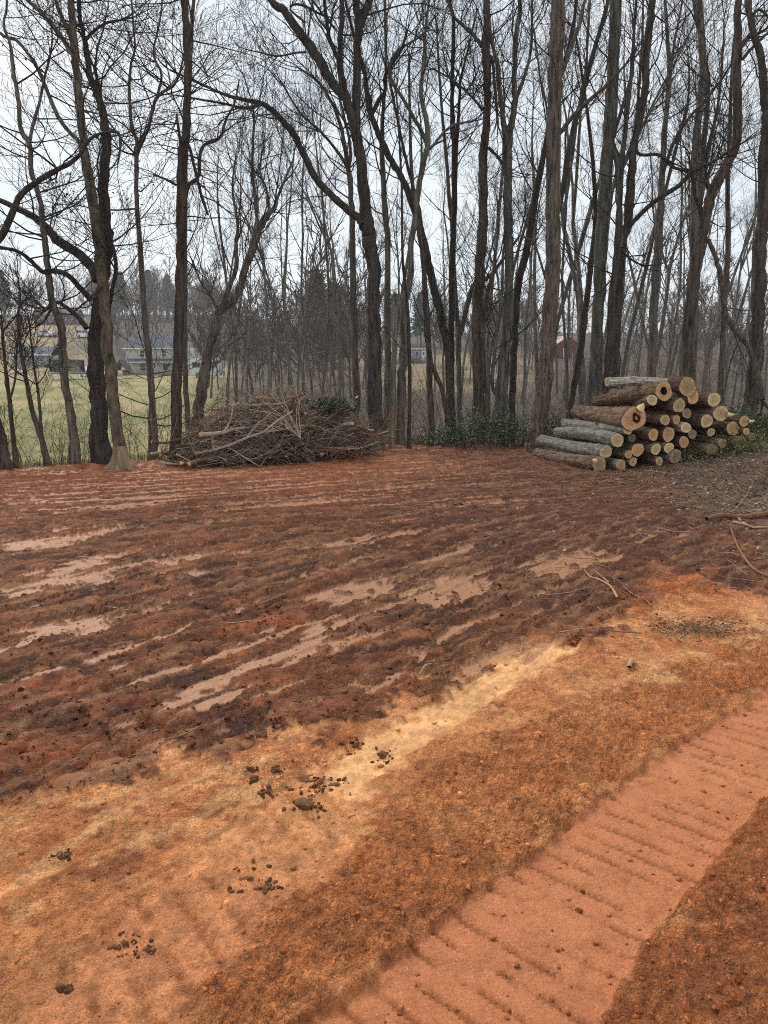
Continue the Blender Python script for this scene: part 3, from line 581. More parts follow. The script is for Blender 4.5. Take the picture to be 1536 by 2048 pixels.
TREES = [
 ('pale mottled tree with a flared sandy root foot at the clearing edge', 15.0, [[(243, 938, 14), (240, 912, 12.5), (237, 886, 11.5), (224, 792, 11.5), (212, 688, 11), (202, 584, 11), (193, 480, 10.5), (182, 391, 10), (169, 307, 9), (161, 234, 8), (151, 130, 8), (143, 52, 7), (139, 0, 6.5), (128, -200, 5), (120, -420, 3)],
   [(149, 115, 5), (122, 73, 4.5), (86, 29, 4), (55, 0, 3.5), (10, -50, 3)], [(158, 284, 4), (125, 247, 4), (104, 206, 4), (86, 161, 3.5), (65, 120, 3.5), (34, 81, 3), (13, 75, 3), (0, 65, 2.5), (-30, 40, 2)], [(141, 75, 4), (122, 30, 4), (112, 0, 3.5), (95, -90, 2)]], dict(bk=5, nb=12, frm=0.62, flare=1.5, style='flat')),
 ('thick dark tree with big limbs sweeping left behind the pale mottled tree', 15.7, [[(200, 930, 18), (198, 845, 17), (190, 761, 16), (186, 688, 15), (188, 647, 13), (193, 600, 11), (208, 532, 11), (212, 480, 12), (208, 443, 12), (207, 365, 10), (213, 286, 9.5), (208, 240, 8), (193, 182, 6.5), (180, 151, 5.5), (172, 109, 6), (167, 78, 5), (156, 26, 4), (154, 0, 3.5), (150, -200, 2.5)],
   [(195, 565, 11), (187, 540, 10), (161, 511, 9.5), (130, 490, 9), (112, 478, 8.5), (91, 453, 8), (65, 432, 7), (34, 417, 6), (0, 401, 5), (-60, 380, 4)], [(183, 600, 6), (156, 571, 5.5), (135, 550, 5), (109, 542, 5), (86, 544, 4.5), (62, 522, 4), (36, 503, 3.5), (0, 496, 3), (-40, 500, 2)],
   [(174, 657, 5), (156, 634, 4.5), (130, 613, 4), (112, 605, 3), (90, 640, 2)], [(215, 640, 4), (223, 584, 4), (232, 542, 4), (229, 509, 4), (221, 480, 4), (214, 440, 4)], [(208, 240, 4.5), (200, 195, 5), (196, 166, 4.5)], [(172, 80, 3), (188, 62, 3), (215, 45, 2.5), (245, 40, 2)]], dict(bk=2, nb=14, frm=0.35, style='flat', leaves=900)),
 ('slender S-curved dark tree left of the thick dark tree', 15.4, [[(150, 930, 10), (148, 871, 9), (141, 813, 8), (130, 753, 8), (126, 688, 7.5), (120, 641, 8), (104, 605, 7), (96, 558, 6.5), (91, 519, 6), (87, 480, 6), (83, 456, 6), (76, 396, 5), (60, 339, 5), (59, 292, 5), (42, 260, 4.5), (39, 208, 4), (29, 146, 4), (23, 91, 3), (10, 52, 2.5), (16, 13, 2), (10, -60, 1.5)],
   [(59, 285, 4), (65, 255, 3.5), (78, 208, 3), (89, 156, 2.5), (100, 110, 2)], [(104, 605, 3), (95, 615, 3), (88, 622, 2.5), (72, 640, 1.5)]], dict(bk=0, nb=20, frm=0.42, style='flat')),
 ('leaning trunk limb rising from beyond the left edge of the picture', 14.2, [[(-75, 930, 12), (-70, 700, 10), (-40, 530, 8), (0, 471, 7), (31, 404, 6), (52, 378, 6), (99, 349, 5), (141, 328, 4.5), (161, 312, 4), (190, 275, 3), (235, 266, 3), (243, 290, 2.5), (238, 330, 1.5)]], dict(bk=2, nb=10, frm=0.5, style='flat')),
 ('slim two-forked tree between the thick dark tree and the straight brown trunk', 17.0, [[(308, 905, 7.5), (310, 880, 7), (307, 818, 6.5), (302, 740, 6.5), (292, 636, 6), (285, 558, 5.5), (279, 480, 5), (273, 417, 4.5), (272, 325, 4.5), (272, 305, 5), (273, 281, 3.8), (263, 247, 3.2), (260, 182, 3), (263, 135, 2.5), (272, 99, 2), (268, 40, 1.6), (262, -60, 1.2)],
   [(274, 306, 4.5), (281, 290, 4), (297, 255, 3.5), (312, 198, 3), (333, 180, 3), (349, 169, 2.5), (359, 146, 2), (370, 100, 1.5)], [(314, 195, 2.6), (323, 148, 2.5), (307, 109, 2), (318, 49, 2), (325, 0, 1.5), (330, -80, 1.2)], [(299, 905, 3), (300, 860, 3), (299, 830, 3), (305, 780, 2), (303, 740, 2)]], dict(bk=0, nb=26, frm=0.45, style='flat', bl=(1.4, 3.0))),
 ('straight reddish-brown trunk with dead side twigs left of the brush heap', 15.6, [[(350, 918, 12), (354, 845, 10.5), (355, 766, 10.5), (358, 662, 10), (361, 558, 10), (361, 480, 9.5), (361, 417, 10), (363, 312, 9), (372, 260, 8), (376, 156, 7.5), (375, 65, 7), (370, 0, 7), (366, -250, 6), (362, -500, 4)],
   [(366, 415, 4), (370, 400, 4), (378, 370, 4), (396, 354, 4), (400, 310, 3.5), (410, 289, 3), (439, 276, 3), (452, 240, 2.5), (470, 203, 2), (478, 160, 1.5)], [(372, 275, 3.5), (375, 284, 3), (385, 318, 3), (396, 365, 3), (405, 398, 3), (416, 430, 2.5)], [(352, 370, 2.5), (330, 358, 2), (307, 349, 1.5)], [(362, 300, 3), (358, 262, 3), (353, 228, 2)]], dict(bk=1, nb=26, frm=0.42, style='dead', bl=(0.8, 2.0), flare=1.15)),
 ('grey pole trunk half hidden by the straight reddish-brown trunk', 21.0, [[(377, 860, 6), (375, 831, 5.5), (372, 740, 5.5), (371, 584, 5), (370, 480, 5), (372, 300, 4.5), (384, 120, 4), (390, -80, 3)]], dict(bk=0, nb=12, frm=0.55, bl=(1.5, 3))),
 ('leaning gnarled tree with a crooked fork behind the brush heap', 19.0, [[(393, 850, 12), (403, 779, 11), (416, 701, 9.5), (429, 652, 9.5), (439, 621, 9), (460, 605, 8), (478, 579, 7.5), (489, 537, 7.5), (504, 503, 8), (517, 458, 8), (538, 427, 6), (550, 414, 4.5), (556, 391, 3), (582, 326, 2), (588, 300, 1.5)],
   [(441, 618, 6), (452, 592, 5), (463, 563, 4.5), (473, 532, 4.5), (472, 496, 4), (475, 448, 3), (465, 378, 2.2), (470, 320, 1.5)], [(436, 615, 2.8), (418, 587, 2), (400, 561, 2), (385, 520, 1.2)], [(517, 460, 4), (512, 420, 3.5), (509, 378, 3), (504, 338, 2.5), (508, 240, 2.5), (503, 200, 2)], [(540, 425, 3), (533, 380, 2.5), (520, 340, 2), (527, 290, 1.5)]], dict(bk=0, nb=24, frm=0.5, bl=(1.0, 2.4))),
 ('tall dark main tree of the row, with a long limb arching left', 19.0, [[(753, 893, 16), (750, 792, 14.5), (749, 688, 14), (748, 610, 13), (746, 532, 13), (739, 480, 14), (736, 455, 13.5), (728, 391, 12), (723, 325, 10.5), (716, 281, 9), (712, 234, 8.5), (714, 156, 8), (716, 78, 7.5), (716, 26, 8), (712, 0, 7), (700, -200, 5), (690, -450, 3)],
   [(717, 75, 6), (722, 50, 6), (733, 21, 6), (741, 0, 5.5), (765, -120, 4), (785, -300, 3)],
   [(728, 455, 9), (718, 437, 8), (694, 419, 7.5), (660, 388, 7), (629, 352, 7), (608, 310, 6.5), (587, 268, 6), (556, 232, 5.5), (525, 208, 5), (491, 200, 4), (452, 190, 3), (400, 167, 2.5), (340, 140, 1.8)], [(522, 210, 3), (486, 216, 3), (452, 208, 2.5), (400, 199, 2), (350, 190, 1.5)],
   [(716, 310, 8), (709, 270, 8), (703, 234, 8.5), (690, 190, 9), (681, 143, 7), (680, 91, 5.5), (683, 39, 5), (684, 0, 4.5), (680, -200, 3)], [(692, 195, 9), (666, 169, 9), (642, 125, 9), (619, 91, 9.5), (593, 57, 8), (567, 21, 7.5), (541, 0, 7), (480, -90, 5), (420, -200, 3.5)], [(676, 118, 4.5), (668, 100, 4), (658, 73, 4), (650, 13, 3.5), (640, -60, 2.5)],
   [(612, 104, 2), (590, 106, 2), (555, 112, 1.8), (520, 105, 1.3), (490, 98, 1)], [(610, 45, 2.5), (580, 18, 2), (600, 9, 2.5), (648, 32, 2)]], dict(bk=2, nb=22, frm=0.5, bl=(1.2, 2.8), flare=1.1)),
 ('slim grey tree close on the left of the main tree', 22.0, [[(714, 860, 7.5), (712, 792, 7), (707, 605, 6.5), (705, 480, 6), (703, 400, 5.5), (697, 340, 5), (686, 273, 4), (670, 220, 3), (640, 170, 2.5), (600, 140, 1.8)], [(699, 345, 3.5), (680, 310, 3), (640, 262, 2.5), (600, 225, 2), (560, 160, 1.5)], [(698, 340, 3.5), (700, 290, 3), (680, 200, 2.2), (660, 130, 1.6)]], dict(bk=0, nb=22, frm=0.5, bl=(1.5, 3.0))),
 ('pale grey tree just right of the main tree', 22.5, [[(772, 865, 7), (775, 766, 6.5), (775, 636, 6.5), (775, 480, 6), (772, 443, 6), (767, 365, 5), (763, 286, 4.5), (767, 208, 3.5), (772, 141, 3), (770, 0, 2.5), (766, -150, 1.8)], [(766, 300, 3), (752, 262, 2.5), (735, 220, 2), (728, 150, 1.5)]], dict(bk=3, nb=26, frm=0.45, bl=(1.5, 3.2))),
 ('lichen-spotted trunk right of the broken snag', 19.8, [[(799, 888, 11), (802, 779, 9), (807, 701, 8.3), (809, 610, 8), (819, 558, 6.8), (823, 480, 6), (831, 443, 5.5), (837, 378, 5.5), (850, 310, 6), (855, 295, 5.5), (853, 247, 5), (842, 195, 4.5), (844, 156, 4), (849, 117, 3.6), (850, 65, 2.5), (858, 0, 2), (862, -80, 1.5)],
   [(852, 280, 4), (827, 234, 3.7), (806, 198, 3.5), (783, 161, 3.5), (780, 130, 3.2), (796, 101, 3), (830, 80, 2), (850, 66, 1.5)], [(856, 300, 3.2), (863, 294, 3), (902, 253, 2.5), (947, 242, 2)]], dict(bk=3, nb=18, frm=0.5, bl=(1.0, 2.4), flare=1.1)),
 ('thin dark sapling pole in front of the small grey trailer home', 19.0, [[(818, 880, 4), (819, 740, 3.6), (814, 610, 3.2), (805, 519, 2.7), (804, 400, 2.4), (800, 300, 2), (792, 180, 1.5)]], dict(bk=2, nb=10, frm=0.4, bl=(0.8, 1.8))),
 ('dark tree bowing far to the left past the main tree', 21.0, [[(904, 850, 9), (902, 818, 8.5), (897, 714, 8), (889, 662, 8), (876, 605, 8), (861, 548, 8), (848, 490, 8), (832, 430, 7), (806, 359, 6.5), (790, 332, 6.3), (772, 299, 6), (749, 247, 5.5), (741, 221, 5), (731, 156, 4.5), (723, 125, 4), (705, 60, 3), (690, 0, 2.5)],
   [(744, 228, 4.5), (758, 200, 4.3), (770, 182, 4), (772, 146, 3.5), (800, 104, 3), (815, 60, 2)], [(843, 470, 4), (838, 420, 3.5), (812, 320, 3), (795, 240, 2.5), (780, 160, 2)]], dict(bk=2, nb=18, frm=0.5, bl=(1.2, 2.6), flare=1.1)),
 ('two-legged dark tree with a bent stem right of the lichen-spotted trunk', 20.5, [[(862, 860, 6.5), (858, 714, 5.8), (855, 649, 5.5), (848, 545, 5), (840, 470, 4.5), (826, 380, 4), (820, 250, 3), (818, 120, 2)], [(897, 855, 5.5), (893, 825, 5), (884, 779, 4.5), (863, 727, 4.5), (857, 690, 4.5), (854, 640, 3)]], dict(bk=1, nb=14, frm=0.5, bl=(1, 2.2))),
 ('slim straight tree forking high, third left of the big near trunk', 22.0, [[(903, 855, 7), (902, 760, 6.3), (903, 688, 6), (903, 558, 5.8), (907, 469, 5.8), (908, 391, 6), (910, 299, 6), (905, 234, 4.7), (904, 169, 4), (906, 104, 4), (906, 39, 3.5), (898, 0, 3), (885, -150, 2)], [(912, 295, 4.2), (916, 250, 3.5), (919, 195, 3), (922, 156, 2.5), (936, 99, 2), (950, 40, 1.4)]], dict(bk=2, nb=22, frm=0.5, bl=(1.4, 3))),
 ('thin upright tree tucked against the high-forking slim tree', 24.0, [[(920, 850, 5.5), (918, 779, 5), (915, 662, 5), (908, 558, 5), (905, 470, 4.4), (893, 330, 3.5), (880, 180, 2.6), (872, 40, 1.8)], [(920, 670, 5), (935, 610, 5), (947, 571, 5), (978, 553, 4), (1006, 519, 3), (1040, 470, 2)]], dict(bk=0, nb=20, frm=0.5, bl=(1.5, 3))),
 ('knotty brown tree standing between two slimmer grey ones above the ivy', 21.0, [[(961, 850, 13), (956, 740, 11.5), (954, 636, 11), (960, 532, 10.5), (964, 480, 10), (967, 391, 9), (966, 325, 9.3), (971, 260, 8), (974, 208, 7), (974, 156, 8), (971, 91, 9), (974, 39, 7.5), (973, 0, 6.5), (965, -250, 4.5)],
   [(964, 92, 4.5), (950, 74, 4), (936, 60, 3.5), (910, 36, 3), (900, 15, 2.5), (880, -40, 1.8)], [(966, 220, 3), (940, 190, 2.5), (905, 160, 2), (870, 140, 1.5)], [(976, 110, 3.2), (985, 122, 3), (990, 180, 3), (996, 250, 2.2)], [(968, 785, 5), (967, 730, 5), (966, 662, 4.5), (972, 600, 4), (990, 530, 3)], [(978, 295, 3), (1000, 320, 2.5), (1012, 345, 2)]], dict(bk=1, nb=20, frm=0.5, bl=(1.2, 2.6))),
 ('grey tree splitting into a narrow fork left of the big near trunk', 20.5, [[(996, 850, 16), (1002, 800, 13), (1009, 714, 11), (1016, 610, 9.5), (1017, 532, 9), (1016, 443, 9.3), (1016, 365, 9), (1016, 290, 8.5), (1021, 255, 6.5), (1029, 208, 6), (1027, 169, 5), (1031, 78, 5), (1039, 26, 4.5), (1038, 0, 4), (1030, -180, 3)],
   [(1014, 285, 6.5), (1007, 247, 5.5), (1001, 195, 4.5), (994, 130, 4), (981, 65, 3), (975, -20, 2)], [(1029, 205, 4.2), (1048, 156, 3.5), (1061, 104, 3), (1064, 39, 2.5), (1062, -60, 2)], [(1000, 800, 3.5), (985, 770, 3.5), (992, 680, 3.5), (1003, 600, 3), (1006, 500, 2.5)]], dict(bk=3, nb=20, frm=0.5, bl=(1.2, 2.8), flare=1.1)),
 ('dark tree slanting right behind the big near trunk', 24.0, [[(1024, 830, 7), (1026, 766, 7), (1030, 662, 7), (1036, 571, 7), (1051, 506, 7.5), (1069, 404, 7), (1079, 351, 6.5), (1090, 299, 5.5), (1110, 200, 4.5), (1140, 80, 3.5), (1160, -40, 2.5)]], dict(bk=2, nb=20, frm=0.5, bl=(1.5, 3.2))),
 ('big near furrowed trunk at the left end of the log stack', 18.4, [[(1068, 904, 18), (1071, 880, 16.5), (1076, 844, 15.5), (1090, 766, 14), (1096, 688, 14), (1100, 584, 15), (1105, 480, 15), (1105, 391, 15), (1107, 260, 14.5), (1111, 156, 14.5), (1113, 78, 14.5), (1115, 0, 14), (1120, -300, 12), (1124, -700, 8)],
   [(1118, 165, 5.5), (1124, 143, 5), (1139, 104, 4.5), (1158, 52, 4), (1170, 0, 3), (1190, -80, 2)], [(1115, 272, 4.5), (1145, 234, 4), (1170, 208, 4), (1211, 172, 3), (1250, 130, 2)], [(1092, 560, 2.5), (1070, 490, 2), (1050, 475, 1.5)]], dict(bk=7, nb=10, frm=0.6, bl=(1, 2), flare=1.25)),
 ('slanting tree crossing behind the top of the big near trunk', 23.0, [[(1086, 830, 8), (1095, 620, 7.5), (1110, 450, 7), (1126, 378, 6), (1137, 299, 5.6), (1152, 234, 5.2), (1165, 195, 5), (1179, 135, 5), (1198, 70, 4.5), (1214, 13, 4), (1232, -90, 3)]], dict(bk=2, nb=18, frm=0.5, bl=(1.4, 3))),
 ('stout grey trunk directly behind the left half of the log stack', 20.5, [[(1178, 835, 16), (1185, 792, 14.5), (1191, 714, 12.5), (1195, 610, 12), (1200, 480, 12), (1208, 391, 12), (1217, 286, 13), (1223, 208, 12), (1226, 104, 11.5), (1230, 0, 11), (1236, -300, 8)], [(1226, 290, 5), (1234, 330, 5), (1239, 391, 5), (1241, 495, 5)]], dict(bk=3, nb=14, frm=0.55, bl=(1.2, 2.8))),
 ('narrow leaning trunk between the big near trunk and the stout grey one', 21.5, [[(1142, 830, 6), (1144, 792, 6), (1162, 688, 7), (1175, 584, 6), (1184, 519, 6), (1192, 440, 5), (1186, 330, 4), (1170, 200, 3), (1150, 60, 2)]], dict(bk=1, nb=16, frm=0.5, bl=(1.2, 2.6))),
 ('dark double-bent trunk with a long low branch reaching right over the logs', 20.0, [[(1228, 800, 9), (1232, 740, 8.5), (1236, 636, 8), (1243, 545, 8), (1248, 480, 8.5), (1258, 443, 9), (1264, 338, 8), (1271, 273, 7), (1290, 182, 7), (1295, 104, 7.5), (1303, 39, 7.5), (1308, 0, 7), (1320, -250, 5)],
   [(1258, 453, 4.5), (1287, 422, 4.5), (1323, 393, 4.8), (1357, 372, 4.2), (1381, 346, 4), (1396, 338, 3.5), (1435, 318, 3), (1460, 300, 2)], [(1272, 300, 3.2), (1282, 310, 3), (1318, 310, 3), (1344, 333, 3), (1381, 349, 3), (1389, 391, 3), (1400, 420, 3)], [(1262, 345, 3.5), (1268, 290, 3.5), (1276, 200, 3.2), (1284, 90, 2.8), (1286, 0, 2)]], dict(bk=2, nb=16, frm=0.5, bl=(1.2, 2.6))),
 ('blackish trunk standing against the birch log end of the stack', 19.6, [[(1209, 800, 10), (1212, 770, 9.3), (1219, 688, 8.5), (1223, 584, 7), (1231, 506, 6.4), (1236, 420, 5.5), (1246, 300, 4.5), (1262, 150, 3.6), (1270, 0, 2.6)]], dict(bk=2, nb=16, frm=0.5, bl=(1.2, 2.6))),
 ('grey-brown tree rising behind the hollow log', 24.0, [[(1300, 800, 9), (1303, 753, 8.5), (1308, 640, 8.5), (1313, 532, 9), (1318, 443, 7.5), (1323, 365, 6.3), (1331, 260, 5.2), (1339, 156, 4.5), (1334, 73, 3.5), (1329, 13, 3), (1320, -100, 2)], [(1325, 350, 4), (1345, 290, 3.5), (1375, 240, 3), (1410, 200, 2.6), (1450, 150, 2)], [(1338, 160, 3), (1350, 80, 2.6), (1365, 0, 2)]], dict(bk=0, nb=22, frm=0.5, bl=(1.5, 3))),
 ('rough S-bent trunk with a snapped stub, behind the right half of the log stack', 20.0, [[(1377, 800, 13), (1378, 753, 12), (1379, 662, 12), (1385, 584, 12), (1392, 519, 11.5), (1402, 480, 11), (1410, 440, 10.5), (1420, 391, 10), (1435, 359, 10), (1459, 318, 9.5), (1472, 286, 9), (1478, 234, 9), (1476, 156, 8), (1477, 91, 8), (1476, 26, 7), (1477, 0, 7), (1480, -250, 5)],
   [(1478, 100, 5), (1487, 84, 4.2), (1496, 73, 3)], [(1418, 378, 4.5), (1412, 360, 4)], [(1484, 120, 3.5), (1505, 95, 3), (1536, 66, 2.5), (1570, 40, 2)], [(1398, 470, 4), (1405, 430, 3.5), (1392, 390, 3), (1386, 350, 2.5)], [(1417, 480, 4), (1430, 511, 4.5), (1443, 558, 5), (1451, 626, 5), (1467, 657, 5), (1493, 688, 5), (1514, 740, 5.5), (1526, 800, 4.5)]], dict(bk=1, nb=14, frm=0.55, bl=(1.2, 2.6))),
 ('wide dark trunk at the right edge of the picture', 19.5, [[(1500, 815, 15), (1503, 792, 14), (1511, 662, 13), (1516, 558, 12.5), (1521, 480, 12.5), (1527, 443, 12), (1532, 312, 11), (1533, 234, 9), (1527, 195, 7.5), (1519, 117, 7), (1506, 73, 6.5), (1497, 26, 6), (1495, 0, 6), (1488, -250, 4)], [(1533, 250, 7), (1541, 150, 6), (1550, 0, 5), (1560, -150, 4)], [(1500, 40, 3), (1520, 20, 2.5), (1560, 60, 2)]], dict(bk=2, nb=14, frm=0.5, bl=(1.2, 2.6))),
 ('slim grey tree crossing behind the S-bent trunk', 25.0, [[(1384, 800, 6.5), (1390, 640, 6), (1396, 450, 5.6), (1404, 312, 5.2), (1417, 182, 5), (1409, 104, 4), (1391, 13, 3), (1380, -80, 2)], [(1404, 330, 3.5), (1425, 260, 3), (1440, 180, 2.5), (1448, 60, 1.8)]], dict(bk=0, nb=22, frm=0.5, bl=(1.5, 3))),
 ('straight thin tree midway between the S-bent trunk and the right-edge trunk', 24.0, [[(1440, 810, 6), (1446, 714, 5.4), (1451, 600, 5), (1456, 480, 5), (1454, 391, 4.4), (1462, 260, 3.6), (1466, 130, 2.8), (1474, 0, 2)]], dict(bk=0, nb=22, frm=0.45, bl=(1.4, 2.8))),
 ('slender sapling with a bushy twig mass at the far left edge', 15.2, [[(33, 933, 5), (27, 880, 4.5), (19, 812, 4), (12, 760, 3.6), (4, 700, 3), (-2, 640, 2.5)], [(18, 805, 2.5), (30, 760, 2.2), (34, 700, 2)]], dict(bk=1, nb=10, frm=0.4, bl=(0.7, 1.5))),
 ('leaning grey sapling with two upright shoots, left of the S-curved tree', 15.2, [[(96, 933, 6), (86, 884, 5.6), (72, 836, 5), (62, 792, 4.5), (54, 745, 4), (46, 700, 3.4), (40, 650, 2.6), (44, 590, 2)], [(84, 870, 3.2), (80, 820, 3), (74, 770, 2.6), (66, 720, 2), (60, 660, 1.5)], [(60, 780, 2), (50, 750, 1.8), (46, 720, 1.5)]], dict(bk=0, nb=12, frm=0.4, bl=(0.7, 1.6))),
 ('short leaning dark stem in the bottom left corner of the tree line', 14.3, [[(10, 940, 10), (6, 900, 9), (0, 868, 8), (-12, 830, 7), (-40, 760, 6), (-60, 640, 5)]], dict(bk=2, nb=8, frm=0.3, bl=(0.6, 1.4))),
]
for k, (lb, Yd, st, kw) in enumerate(TREES):
    t_ = build_tree(lb, Yd, st, seed=k, **kw)
    if k == 0:                                     # the spreading, mud-scraped root foot
        S_ = 36; th_ = np.arange(S_) * 2 * math.pi / S_; Vr = []
        for zz, rr in ((-0.12, 0.33), (0.0, 0.27), (0.07, 0.215), (0.16, 0.175), (0.28, 0.15), (0.42, 0.135)):
            lob = 1 + (0.30 * np.cos(5 * th_ + 0.6) + 0.15 * np.cos(3 * th_)) * max(0, 1 - (zz + 0.12) / 0.4)
            Vr.append(np.stack([rr * lob * np.cos(th_) - 0.02 * zz, rr * lob * np.sin(th_), np.full(S_, zz)], 1))
        i_, j_ = np.meshgrid(np.arange(5), np.arange(S_), indexing='ij'); b_ = i_ * S_ + j_; c_2 = i_ * S_ + (j_ + 1) % S_
        obj('root_flare', mesh('root_flare', np.concatenate(Vr), np.stack([b_, c_2, c_2 + S_, b_ + S_], -1).reshape(-1, 4)), BARK[4], t_)
# the snapped snag: no crown, splintered top
(sx, sy, sz), mpp = at(783, 886, 19.2)
g = gz(sx, sy); sn = thing('dead_snag', 'pale broken-topped dead snag right beside the main tree', 'tree', (sx, sy, g))
L = []
for px, py, hw in [(783, 890, 7), (783, 870, 6), (785, 792, 5.5), (788, 720, 5.2), (791, 660, 5), (792, 612, 4.2)]:
    q, m_ = at(px, py, 19.2); L.append([q[0] - sx, 0, q[2] - g, hw * m_])
L.insert(0, [L[0][0], 0, -0.2, L[0][3] * 1.2]); Q = spline(L, 4)
V, F = tubes([(Q[:, :3].tolist(), Q[:, 3].tolist())], 12, 0.05, nprs)
obj('trunk', mesh('trunk', V, F), BARK[6], sn)
tp = Q[-1]; SP = []
for k in range(7):
    a = k * 0.9; rr = tp[3] * 0.7; hh_ = (0.10, 0.34, 0.16, 0.5, 0.22, 0.12, 0.28)[k]
    SP.append(([(tp[0] + rr * math.cos(a), rr * math.sin(a), tp[2] - 0.15), (tp[0] + rr * 0.9 * math.cos(a), rr * 0.9 * math.sin(a), tp[2] + hh_ * 0.5), (tp[0] + rr * 0.8 * math.cos(a), rr * .8 * math.sin(a), tp[2] + hh_)], [0.022, 0.016, 0.002]))
V, F = tubes(SP, 5); obj('splintered_top', mesh('splintered_top', V, F), BARK[6], sn)
# ------------------------------------------------------------------ the wood behind: whole trees, copied one by one
def proto_tree(seed, H, r, fork, nbr):
    rng.seed(500 + seed)
    out = {1: [], 2: [], 3: [], 4: []}; stems = []
    lean = (rng.gauss(0, 0.03), rng.gauss(0, 0.03))
    def stem(p, d, Ls, r0, n=9, r1=0.15):
        pts = [p]; rad = [r0]
        for i in range(n):
            d = nrm((d[0] + rng.gauss(0, 0.06), d[1] + rng.gauss(0, 0.06), d[2] + 0.06))
            p = (p[0] + d[0] * Ls / n, p[1] + d[1] * Ls / n, p[2] + d[2] * Ls / n); pts.append(p); rad.append(r0 * (1 - (1 - r1) * (i + 1) / n))
        stems.append((pts, rad)); return pts, rad
    fh = H * fork
    p0, r0 = stem((0, 0, -0.3), nrm((lean[0], lean[1], 1)), fh + 0.3, r, 9, 0.62)
    tops = []
    for k in range(rng.choice((2, 2, 3)) if fork < 0.75 else 1):
        a = rng.uniform(0, 6.28); sp_ = rng.uniform(0.12, 0.4) if fork < 0.75 else 0.03
        tops.append(stem(p0[-1], nrm((math.cos(a) * sp_, math.sin(a) * sp_, 1)), H - fh, r0[-1] * rng.uniform(0.7, 0.95), 9, 0.12))
    for pts, rad in tops + [(p0, r0)]:
        nn = nbr if pts is not p0 else max(3, nbr // 4)
        for _ in range(nn):
            f = rng.uniform(0.12 if pts is not p0 else 0.5, 1.0) * 9; i = min(8, int(f)); a, b = pts[i], pts[i + 1]; g = f - i
            q = tuple(a[j] + (b[j] - a[j]) * g for j in range(3))
            ln = rng.uniform(1.4, 4.2) * (1.15 - 0.6 * f / 9)
            grow(out, q, turn(nrm(tuple(b[j] - a[j] for j in range(3))), rng.uniform(0.5, 1.0)), ln, min(rad[i] * 0.5, 0.009 * ln + 0.004), 1, 3, 0.14, 0.14, (0, 6, 3, 3), 0.0045)
    V, Q = tubes(stems, 9, 0.03, nprs)
    mt = mesh('wood_trunk', V, Q)
    Vs, Qs, off = [], [], 0
    for lev, s_ in ((1, 4), (2, 3), (3, 3)):
        V, Q = tubes(out[lev], s_); Vs.append(V); Qs.append(Q + off); off += len(V)
    return mt, mesh('wood_crown', np.concatenate(Vs), np.concatenate(Qs))
PROT = []
for k, (H, r, fk, nbr) in enumerate([(19, 0.17, 0.45, 11), (21, 0.20, 0.6, 10), (17, 0.12, 0.55, 9), (20, 0.15, 0.85, 18), (15, 0.09, 0.8, 14), (22, 0.22, 0.5, 10), (13, 0.06, 0.8, 12), (18, 0.11, 0.4, 9)]):
    PROT.append(proto_tree(k, H, r, fk, nbr))
for mt, mc in PROT: mt.materials.append(BARK[(0, 2, 3, 0)[PROT.index((mt, mc)) % 4]]); mc.materials.append(TWIG2 if PROT.index((mt, mc)) % 2 else TWIG)
rng.seed(77)
GR = 'trees of the wood behind the row'
def wood_tree(px, Y_, k, label, grp):
    xx = (px - 768) / FPX * Y_ * 1.0; r = thing('wood_tree', label, 'tree', (xx, Y_, tz(xx, Y_)), rng.uniform(0, 6.28), grp)
    s_ = rng.uniform(0.85, 1.15); r.scale = (s_, s_, s_)
    obj('trunk', PROT[k][0], None, r); obj('crown', PROT[k][1], None, r)
    return r
spots = []
for px0, px1, cnt, y0, y1 in ((440, 720, 17, 27, 62), (720, 1100, 20, 27, 70), (1100, 1536, 34, 24, 70), (1536, 1900, 10, 22, 50)):
    for q in range(cnt):
        sx_ = px0 + (px1 - px0) * (q + rng.uniform(0.05, 0.95)) / cnt; sy_ = rng.uniform(y0, y1)
        if 822 < sx_ < 860: continue
        spots.append((sx_, sy_)) if True else spots.append((px0 + (px1 - px0) * (q + rng.uniform(0.05, 0.95)) / cnt, rng.uniform(y0, y1)))
LM = [(400, 'gnarled leaning tree'), (714, 'slim grey tree'), (753, 'main tree'), (802, 'lichen-spotted trunk'), (903, 'high-forking slim tree'), (960, 'knotty brown tree'), (1012, 'narrow-forked grey tree'), (1096, 'big near trunk'), (1195, 'stout grey trunk'), (1240, 'double-bent dark trunk'), (1308, 'grey-brown tree'), (1385, 'S-bent trunk'), (1450, 'straight thin tree'), (1514, 'right-edge trunk')]
ORD = ['nearest', 'second nearest', 'third nearest', 'fourth nearest', 'fifth nearest', 'sixth nearest', 'seventh nearest', 'eighth nearest', 'ninth nearest', 'tenth nearest']
bins = {}
for px, Y_ in spots: bins.setdefault(sum(px > l[0] for l in LM), []).append((Y_, px))
